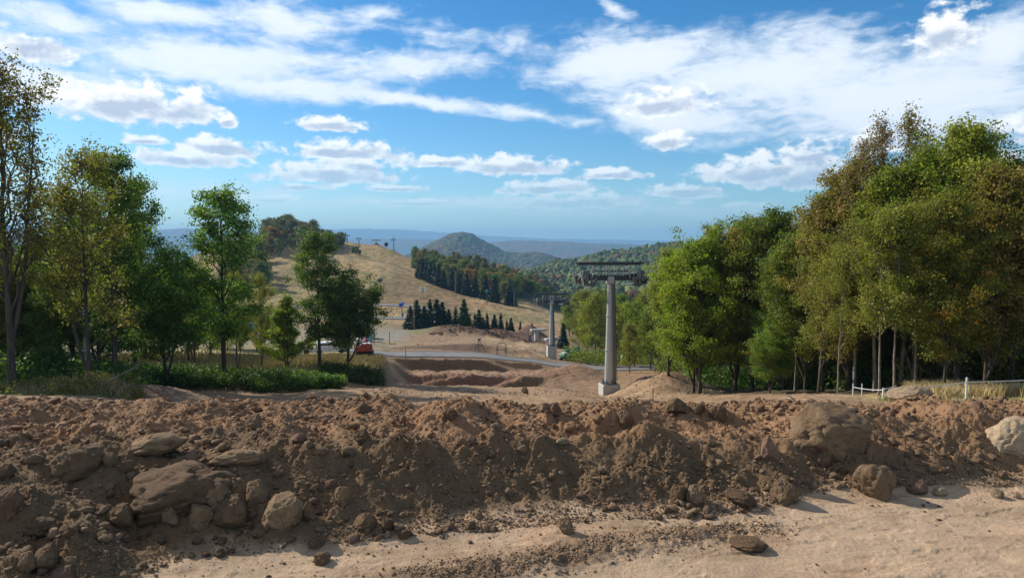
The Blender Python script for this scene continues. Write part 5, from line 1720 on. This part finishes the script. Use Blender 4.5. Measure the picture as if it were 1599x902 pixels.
# ------------------------------------------------------------------ excavators and site machines
def excavator(px, Y, rz, label, colour='red', s=1.0, boom=(0.9, 1.2), mast=False, group=None, x_off=0.0):
    g = ground_at(px, Y)
    root = empty('excavator', g, rz, label, 'excavator', group, s)
    for sd_ in (-1, 1):
        b = MB()
        prof = [(-1.75, .12), (-1.5, 0), (1.5, 0), (1.8, .22), (1.85, .5), (1.55, .78), (-1.5, .78), (-1.85, .5)]
        w = .5; x0 = sd_ * 1.05
        vs = [(x0 - w / 2, a, z) for a, z in prof] + [(x0 + w / 2, a, z) for a, z in prof]
        n = len(prof)
        b.add(vs, [tuple(range(n)), tuple(range(2 * n - 1, n - 1, -1))] + [(i, i + n, (i + 1) % n + n, (i + 1) % n) for i in range(n)])
        for i in range(14):
            b.box((x0, -1.55 + i * .24, .80), (w + .04, .08, .05))
        for i in range(6):
            b.wheel((x0 + sd_ * .02, -1.3 + i * .52, .30), .16, w + .06, 'X', 10)
        b.build('track', M['steel_dark'], root)
    b = MB(); b.box((0, 0, .62), (1.7, 1.9, .36), bev=.05); b.wheel((0, 0, .88), .68, .18, 'Z', 20); b.build('undercarriage', M['steel_dark'], root)
    b = MB(); b.box((0, .1, 1.12), (2.5, 2.9, .22), bev=.04); b.box((.35, -1.0, 1.68), (1.75, 1.5, .95), bev=.12)
    b.build('body', M[colour], root)
    b = MB(); b.box((0, -1.55, 1.42), (2.55, .55, .78), bev=.15, taper=(.97, .9)); b.build('counterweight', M[colour], root)
    b = MB(); b.box((.35, -1.0, 2.19), (1.2, 1.1, .08), bev=.02); b.tube([(.8, -.8, 2.2), (.8, -.8, 2.65)], .06, 8); b.build('engine_cover', M['white'], root)
    b = MB(); b.box((-.78, .45, 1.98), (.92, 1.5, 1.5), bev=.1, taper=(.92, .88)); c = b.build('cab', M['white'] if colour == 'red' else M[colour], root)
    b = MB(); b.box((-.78, .45, 2.12), (.955, 1.16, .82), taper=(.95, .9)); b.box((-.78, .47, 2.12), (.70, 1.52, .82), taper=(.95, .9)); b.build('window', M['glass'], c)
    # boom, arm, bucket
    b = MB()
    p0 = Vector((.05, 1.2, 1.4)); p1 = Vector((.05, 1.2 + 1.7 * boom[0], 1.4 + 2.2 * boom[1])); p2 = p1 + Vector((0, 1.9 * boom[0], .1))
    b.tube([p0, p0.lerp(p1, .5) + Vector((0, -.1, .1)), p1, p2], [.17, .24, .22, .14], 8)
    bo = b.build('boom', M[colour], root)
    b = MB(); p3 = p2 + Vector((0, .5, -2.0)); b.tube([p2 + Vector((0, -.15, .4)), p2, p3], [.12, .17, .10], 8); b.build('arm', M[colour], root)
    b = MB(); b.tube([p0 + Vector((.0, .3, -.1)), p0.lerp(p1, .6) + Vector((0, .22, 0))], .07, 8); b.tube([p1.lerp(p2, .1) + Vector((0, 0, .3)), p2 + Vector((0, 0, .42))], .06, 8); b.build('hydraulic_cylinder', M['steel'], root)
    b = MB()
    w = .5; pr = [(0, .1), (.35, .0), (.45, -.35), (.25, -.7), (-.25, -.75), (-.35, -.5), (.0, -.45), (.05, -.2)]
    n = len(pr)
    b.add([(p3.x - w, p3.y + a, p3.z + z) for a, z in pr] + [(p3.x + w, p3.y + a, p3.z + z) for a, z in pr], [tuple(range(n)), tuple(range(2 * n - 1, n - 1, -1))] + [(i, (i + 1) % n, (i + 1) % n + n, i + n) for i in range(n)])
    b.build('bucket', M['steel_dark'], root)
    return root


excavator(567, 80, R(8), "red tracked excavator seen from behind at the end of the site road", 'red', .80, (.9, .55))
excavator(516, 128, R(70), "orange excavator half hidden by the dark trees near the car park", 'orange', 1.0, (.9, .8))
excavator(886, 113, R(-60), "small grey green excavator beside the farther lift pylon", 'greenpaint', .62, (.7, .7))


def vehicle(px, Y, rz, label, kind='van', colour='white', x=None):
    g = ground_at(px, Y)
    root = empty('parked_' + ('van' if kind == 'van' else 'car'), g + Vector((0, 0, .12)), rz, label, kind)
    L, Wd, H = (5.4, 2.0, 2.4) if kind == 'van' else (4.3, 1.75, 1.45)
    b = MB()
    if kind == 'van':
        prof = [(-L / 2, .35), (-L / 2, H - .15), (-L / 2 + .15, H), (L / 2 - 1.5, H), (L / 2 - .75, 1.25), (L / 2 - .05, 1.0), (L / 2, .35)]
    else:
        prof = [(-L / 2, .3), (-L / 2, .85), (-L / 2 + .25, .95), (-L / 2 + .75, H), (L / 2 - 1.8, H), (L / 2 - 1.05, .95), (L / 2 - .1, .8), (L / 2, .3)]
    n = len(prof); w = Wd / 2
    vs = [(a, -w * (1 if z < 1 else .88), z) for a, z in prof] + [(a, w * (1 if z < 1 else .88), z) for a, z in prof]
    b.add(vs, [tuple(range(n)), tuple(range(2 * n - 1, n - 1, -1))] + [(i, i + n, (i + 1) % n + n, (i + 1) % n) for i in range(n)])
    b.build('body', M[colour], root)
    b = MB()
    zc = H - .5 if kind == 'van' else H - .3
    for s in (-1, 1):
        b.box(((L / 2 - 1.9) if kind == 'van' else -.2, s * w * .93, zc), (1.1 if kind == 'van' else 2.0, .06, .42 if kind == 'van' else .36))
    b.box((-L / 2 + (.0 if kind == 'van' else .5), 0, zc), (.05 if kind == 'van' else .4, Wd * .7, .42))
    b.box((L / 2 - (1.15 if kind == 'van' else 1.45), 0, zc - .1), (.06, Wd * .74, .62), Matrix.Rotation(-.55, 3, 'Y'))
    b.build('window', M['glass'], root)
    for a in (-L * .31, L * .31):
        for s in (-1, 1):
            b = MB(); b.wheel((a, s * (w - .1), .33), .33, .22, 'Y', 14); b.build('wheel', M['rubber'], root)
    for s in (-1, 1):
        b = MB(); b.box((-L / 2 - .01, s * w * .75, .8), (.04, .2, .3)); b.build('tail_light', M['red'], root)
    return root


vehicle(300, 158, R(12), "white van behind the trees left of the tall green tree", 'van')
vehicle(326, 160, R(5), "second white van parked behind the tall green tree", 'van')
vehicle(368, 150, R(0), "white camper seen between the tall green and the small olive tree", 'van')
vehicle(402, 148, R(8), "pale teal van beside the lime tree's crown", 'van', 'teal')
vehicle(418, 152, R(20), "silver grey car parked beside the pale teal van", 'car', 'steel')
vehicle(455, 82, R(40), "white car in the meadow just right of the lime tree", 'car')
vehicle(512, 84, R(25), "dark glazed white car between the two dark trees", 'car')
vehicle(545, 138, R(80), "dark car on the grey lot above the red excavator", 'car', 'steel_dark')
vehicle(577, 126, R(100), "pale grey car seen end-on above the red excavator", 'car', 'steel')


# ------------------------------------------------------------------ small site objects
def concrete_t():
    g = ground_at(838, 150)
    root = empty('bridge_pier', g, R(20), "pale concrete T-shaped pier beside the round earth heap", 'concrete pier')
    b = MB(); b.box((0, 0, 1.0), (.9, .8, 2.4), bev=.05); b.build('column', M['concrete'], root)
    b = MB(); b.box((.4, 0, 2.4), (3.6, 1.0, .55), bev=.05); b.build('crosshead', M['concrete'], root)
    b = MB(); b.box((3.4, -.6, .3), (3.2, 1.6, .5), bev=.05); b.box((4.0, -.8, .7), (1.2, 1.0, .3)); b.build('slab', M['concrete'], root)


concrete_t()


def culvert(px, Y, label, s=1.0, rz=0):
    g = ground_at(px, Y)
    root = empty('steel_hoop', g, rz, label, 'steel frame', None, s)
    b = MB(); b.tube([(-.55, 0, -.1), (-.55, 0, 1.2), (-.35, 0, 1.55), (.35, 0, 1.55), (.55, 0, 1.2), (.55, 0, -.1)], .05, 6); b.build('hoop', M['steel_dark'], root)
    b = MB(); b.tube([(-.55, 0, .7), (.55, 0, .7)], .03, 6); b.build('crossbar', M['steel_dark'], root)


culvert(783, 103, "dark steel hoop standing at the roadside, in front of the sandy flat", 1.25, .2)


def collapsed():
    g = ground_at(748, 103.5)
    root = empty('survey_tripod', g, 0, "tilted dark tripod frame at the roadside left of the steel hoop", 'tripod')
    b = MB()
    for a in (0.4, 2.5, 4.6):
        b.tube([(0, 0, 1.9), (1.1 * math.cos(a), .8 * math.sin(a), -.1)], .05, 6)
    b.build('leg', M['steel_dark'], root)
    b = MB(); b.box((0, 0, 1.98), (.5, .3, .25), bev=.03); b.build('head', M['steel_mid'], root)


collapsed()


def barrier(px, Y, label):
    g = ground_at(px, Y)
    root = empty('traffic_beacon', g, .2, label, 'traffic beacon')
    b = MB(); b.box((0, 0, .06), (.5, .35, .14), bev=.03); b.build('foot', M['rubber'], root)
    b = MB(); b.box((0, 0, .7), (.28, .06, 1.15), bev=.02); p = b.build('panel', M['white'], root)
    b = MB()
    for z in (.35, .7, 1.05):
        b.box((0, -.036, z), (.26, .012, .13), Matrix.Rotation(.0, 3, 'Y'))
    b.build('stripe', M['red'], p)


barrier(890, 108.5, "red and white beacon standing at the roadside between the pylons")


M['blue_cloth'] = simple("blue_workwear", (.05, .07, .22), .8)


def person_mesh(px, Y, rz, label):
    """far standing worker; body one skinned surface, jacket, trousers and helmet its children"""
    g = ground_at(px, Y)
    V_ = [(0, 0, .95), (0, 0, 1.2), (0, 0, 1.42), (0, 0, 1.53), (0, -.02, 1.68), (.11, 0, .90), (.13, .02, .50), (.13, 0, .08), (.13, -.14, .03), (-.11, 0, .90), (-.15, -.03, .50), (-.18, .02, .08), (-.18, -.12, .03),
          (.21, 0, 1.40), (.27, .02, 1.12), (.26, -.10, .88), (-.21, 0, 1.40), (-.28, .03, 1.12), (-.25, -.08, .88)]
    E_ = [(0, 1), (1, 2), (2, 3), (3, 4), (0, 5), (5, 6), (6, 7), (7, 8), (0, 9), (9, 10), (10, 11), (11, 12), (2, 13), (13, 14), (14, 15), (2, 16), (16, 17), (17, 18)]
    rd = [.15, .15, .16, .06, .105, .10, .07, .05, .045, .10, .07, .05, .045, .065, .05, .04, .065, .05, .04]

    def skin(name, vs, es, rads, mt, parent=None):
        me = bpy.data.meshes.new(name); me.from_pydata(vs, es, [])
        o = link(name, me, parent)
        md = o.modifiers.new("skin", 'SKIN'); md.use_smooth_shade = True
        if not len(me.skin_vertices):
            bm_ = bmesh.new(); bm_.from_mesh(me); bm_.verts.layers.skin.verify(); bm_.to_mesh(me); bm_.free()
        sv = me.skin_vertices[0].data
        for i, r in enumerate(rads): sv[i].radius = (r, r * .8)
        sv[0].use_root = True
        o.modifiers.new("sub", 'SUBSURF').levels = 1
        me.materials.append(mt)
        return o
    if 'skin_' not in M: M['skin_'] = simple("skin", (.45, .27, .19), .6)
    body = skin('person', V_, E_, rd, M['skin_'])
    body.location = g; body.rotation_euler = (0, 0, rz)
    tag(body, label, 'person')
    pick = lambda ids: [V_[i] for i in ids]
    skin('jacket', pick((0, 1, 2, 13, 14, 15, 16, 17, 18)), [(0, 1), (1, 2), (2, 3), (3, 4), (4, 5), (2, 6), (6, 7), (7, 8)], [.18, .18, .19, .085, .07, .055, .085, .07, .055], M['blue_cloth'], body)
    skin('trousers', pick((0, 5, 6, 7, 9, 10, 11)), [(0, 1), (1, 2), (2, 3), (0, 4), (4, 5), (5, 6)], [.165, .12, .09, .075, .12, .09, .075], M['blue_cloth'], body)
    hm = MB(); hm.tube([(0, -.02, 1.70), (0, -.02, 1.76), (0, -.02, 1.82)], [.125, .12, .05], 12); hm.build('helmet', M['white'], body)


person_mesh(827.5, 146, .6, "person in dark blue workwear standing on the sandy flat below the earth heap")


g = ground_at(573, 118)
root = empty('site_light', g, .3, "white capped post on a pale blue cabinet behind the red excavator", 'site light')
b = MB(); b.box((0, 0, .8), (1.5, 1.1, 1.6), bev=.06); b.build('cabinet', M['teal'], root)
b = MB(); b.tube([(0, 0, 1.6), (0, 0, 2.9), (0, 0, 3.0), (0, 0, 4.0)], [.2, .2, .42, .38], 12); b.build('lamp_head', M['white'], root)


# survey stakes
def stake(px, Y, h, label, mt='wood', w=.05, tip=None):
    g = ground_at(px, Y)
    b = MB(); b.box((0, 0, h / 2 - .1), (w, w, h + .2)); 
    root = empty('stake', g, .3, label, 'stake')
    b.build('post', M[mt], root)
    if tip:
        b = MB(); b.box((0, 0, h - .06), (w * 1.3, w * 1.3, .14)); b.build('painted_tip', M[tip], root)


stake(1022, 36, .85, "thin wooden survey stake in the earth right of the near pylon", 'wood', .05)
stake(556, 84, 2.0, "thin dark post beside the road end near the red excavator", 'steel_dark', .09)
stake(632, 90, 1.6, "leftmost thin post at the edge of the pit", 'steel_mid', .08)
stake(937, 112, 2.4, "yellow painted marker at the foot of the yellowing grove", 'wood', .22, 'orange')
stake(973, 108, 1.6, "pale concrete marker post under the yellowing grove", 'concrete', .3)
stake(646, 150, 6.5, "tall thin bare pole left of the spruce row", 'wood', .16)
stake(583, 110, 3.0, "wooden sign post on the light earth beyond the road", 'wood', .12, 'white')
stake(607, 116, 2.2, "short pole with pale tip on the earth beyond the road", 'wood', .12, 'white')

# fence on the right: white posts and tape
fence = empty('tape_fence', ground_at(1385, 20), 0, "white post and tape fence running along the right-hand wood", 'fence')
fx, fy, fz = fence.location


def fpost(px, Y, h, w=.055):
    g = ground_at(px, Y)
    b = MB(); b.box((g.x - fx, g.y - fy, g.z - fz + h / 2 - .1), (w, w, h + .2), bev=.01)
    b.build('post', M['tape'], fence)
    return Vector((g.x - fx, g.y - fy, g.z - fz))


p1 = fpost(1338, 22, .42, .035); p2 = fpost(1386, 19.5, .42, .05); p2b = fpost(1352, 25, .5, .035); p3 = fpost(1517, 20, .80, .05); p4 = fpost(1660, 20.5, .8, .05)


def tape(a, b_, sag, w=.026):
    n = 14
    mb = MB()
    pts = [a.lerp(b_, i / n) - Vector((0, 0, sag * 4 * (i / n) * (1 - i / n))) for i in range(n + 1)]
    vs = []; fs = []
    for p in pts:
        vs += [p + Vector((0, -.004, w / 2)), p + Vector((0, -.004, -w / 2)), p + Vector((0, .004, -w / 2)), p + Vector((0, .004, w / 2))]
    for i in range(n):
        for k in range(4):
            fs.append((i * 4 + k, i * 4 + (k + 1) % 4, i * 4 + 4 + (k + 1) % 4, i * 4 + 4 + k))
    mb.add(vs, fs)
    mb.build('tape', M['tape'], fence)


up = Vector((0, 0, 1))
tape(p1 + up * .30, p2 + up * .36, .03, .02)
tape(p2 + up * .36, p2.lerp(p3, .15) + up * .50, .01, .02)
tape(p2 + up * .40, p3 + up * .66, .05)
tape(p3 + up * .66, p4 + up * .74, .02)
g = ground_at(1508, 19.6)
b = MB(); b.box((0, 0, .05), (.42, .3, .06), bev=.02); b.box((.12, .05, .10), (.2, .2, .06), Matrix.Rotation(.2, 3, 'Y'), bev=.02); b.box((-.1, -.06, .09), (.16, .12, .04), Matrix.Rotation(-.3, 3, 'Y'), bev=.01)
o = b.build('plastic_sheet', M['cloth_blue'], None, True); o.location = g; tag(o, "crumpled pale blue sheet at the foot of the tall white post", 'plastic sheet')
# pale stick on the earth
g = hit(1236, 626, 10, 60)
b = MB(); b.tube([(-.35, 0, .05), (-.1, .05, .10), (.3, -.05, .03)], [.02, .025, .015], 6)
o = b.build('stick', M['bark_pale'], None, True); o.location = g; o.scale = (.55,) * 3; o.rotation_euler = (0, .5, -.6); tag(o, "pale bare stick lying on the earth left of the biggest boulder", 'stick')
# broken log by the left heap
g = ground_at(172, 29)
b = MB(); b.tube([(-1.0, 0, .1), (0, 0, .75), (1.1, .1, 1.35)], [.05, .04, .02], 6)
o = b.build('branch', M['bark_pale'], None, True); o.location = g; tag(o, "pale broken branch slanting up from the heap by the leaning tree", 'branch')

# post with insulators among the left trees
g = ground_at(127, 41)
root = empty('utility_pole', g, 0, "slim pale pole with two small brackets behind the slim olive tree", 'pole')
b = MB(); b.tube([(0, 0, -.2), (0, 0, 4.6)], [.075, .055], 10); b.build('shaft', M['steel'], root)
for z in (2.0, 4.4):
    b = MB(); b.box((0, -.1, z), (.5, .12, .1)); b.wheel((-.2, -.1, z + .12), .06, .12, 'Z', 10); b.wheel((.2, -.1, z + .12), .06, .12, 'Z', 10); b.build('bracket', M['white'], root)


# ------------------------------------------------------------------ on the ski hill
def small_tower(px, Y, H, w, label, arm2=False):
    g = ground_at(px, Y)
    root = empty('chairlift_tower', g, 0, label, 'lift tower')
    b = MB(); b.tube([(0, 0, -.3), (0, 0, H)], [.30, .2], 8); b.build('mast', M['steel_mid'], root)
    b = MB(); b.box((0, 0, H), (w, .4, .35)); b.box((-w / 2, 0, H - .25), (.5, 2.2, .4)); b.box((w / 2, 0, H - .25), (.5, 2.2, .4))
    if arm2: b.box((0, 0, H + 1.1), (w * .8, .25, .2)); b.box((-w * .25, 0, H + .6), (.15, .15, 1.0)); b.box((w * .25, 0, H + .6), (.15, .15, 1.0))
    b.build('crossarm', M['steel_dark'], root)


small_tower(543, 418, 4.8, 2.6, "pale lift tower standing on the hilltop beside the hut")
small_tower(561, 405, 5.2, 2.8, "lift tower over the small dark bush near the top of the slope")
small_tower(588, 420, 2.8, 4.6, "low wide lift tower against the blue ridge")
small_tower(615, 425, 7.4, 2.4, "thin tall lift tower on the skyline right of the hanging cabin", True)
small_tower(803, 280, 6.5, 4.0, "lift tower at the lower end of the slope-side wood", True)
small_tower(711, 296, 10, 1.6, "slim lamp mast in front of the slope-side wood")

g = at(603, 380, 420)
root = empty('lift_cabin', g - Vector((0, 0, 1.6)), .4, "dark rounded lift cabin seen against the blue ridge", 'lift cabin')
b = MB(); b.box((0, 0, 1.0), (2.2, 2.0, 2.6), bev=.6); b.build('shell', M['steel_dark'], root)
b = MB(); b.box((0, 0, 1.3), (2.24, 1.2, .9)); b.build('window', M['glass'], root)
b = MB(); b.tube([(0, 0, 2.2), (0, 0, 3.3), (.3, 0, 3.5)], .08, 6); b.build('hanger', M['steel_mid'], root)
zc = gz1(g.x, g.y)
b = MB(); b.tube([(0, 0, zc - g.z + 1.4), (0, 0, -.2)], .12, 6); b.build('support_post', M['steel_dark'], root)

# hut
g = ground_at(518, 392)
root = empty('hilltop_hut', g + Vector((0, 0, 2.6)), R(12), "small dark lookout hut with a flat sloping roof on top of the ski hill", 'hut')
b = MB(); b.box((0, 0, 2.2), (5.2, 4.0, 3.0)); b.build('wall', M['wood'], root)
b = MB(); b.box((0, 0, 4.0), (7.6, 5.6, .5), Matrix.Rotation(.08, 3, 'Y')); b.build('roof', M['steel_dark'], root)
for s in (-1, 1):
    b = MB(); b.box((s * 3.1, -2.2, 1.6), (.25, .25, 4.6)); b.build('post', M['wood'], root)
b = MB(); b.box((.6, -2.02, 2.4), (1.6, .06, 1.2)); b.build('window', M['glass'], root)
b = MB(); b.box((0, 0, -1.2), (5.0, 3.8, 4.0)); b.build('foundation', M['concrete'], root)


def snow_gun(px, Y, H, label, colour='bluepaint', s=1.0):
    g = ground_at(px, Y)
    root = empty('snow_gun', g, R(-20), label, 'snow cannon', None, s)
    b = MB(); b.tube([(0, 0, -.2), (0, 0, H)], [.12, .09], 8); b.build('mast', M['steel_mid'], root)
    b = MB(); b.tube([(0, -.9, H + .35), (0, -.5, H + .4), (0, .5, H + .55), (0, .8, H + .6)], [.50, .55, .45, .38], 14); b.build('fan_housing', M[colour], root)
    b = MB(); b.box((.2, 0, H * .35), (.5, .45, .9), bev=.04); b.build('control_box', M[colour], root)


snow_gun(627, 196, 3.9, "blue snow cannon on a mast beside the two bends of the road")
snow_gun(760, 272, 4.4, "green headed snow cannon at the lower edge of the slope-side wood", 'greenpaint', 1.15)
snow_gun(594, 262, 3.4, "dark wrapped snow cannon standing on the dry slope", 'steel_dark', 1.2)


def floodlight(px, Y, H, label, s=1.0):
    g = ground_at(px, Y)
    root = empty('floodlight', g, R(15), label, 'floodlight')
    b = MB(); b.tube([(0, 0, -.3), (0, 0, H)], [.14, .1], 8); b.build('mast', M['steel_mid'], root)
    for x in (-1.0, 1.0):
        for z in (0, -1.1):
            b = MB(); b.box((x * s, -.2, H + z), (1.0 * s, .35, .8 * s), Matrix.Rotation(.25, 3, 'X'), bev=.08); b.build('lamp', M['white'], root)
    b = MB(); b.box((0, 0, H), (2.4 * s, .15, .15)); b.box((0, 0, H - 1.1), (2.2 * s, .15, .15)); b.build('crossbar', M['steel_mid'], root)


floodlight(887, 240, 6.0, "floodlight mast with pale lamps at the foot of the slope, near the grove")
floodlight(660, 262, 3.4, "low pale twin lamp stand in the middle of the dry slope", .9)

# post-and-rail fence along the road bends
rf = empty('road_fence', ground_at(610, 210), 0, "low dark post fence beside the bends of the far road", 'fence')
ox, oy, oz = rf.location
last = None
for i in range(26):
    x = -62 + i * 1.62; Y = 214 - .05 * i
    z = gz1(x, Y)
    b = MB(); b.box((x - ox, Y - oy, z - oz + .5), (.16, .16, 1.3)); b.build('post', M['wood'], rf)
    p = Vector((x - ox, Y - oy, z - oz + .85))
    if last is not None:
        b = MB(); b.tube([last, p], .05, 5); b.build('rail', M['wood'], rf)
    last = p
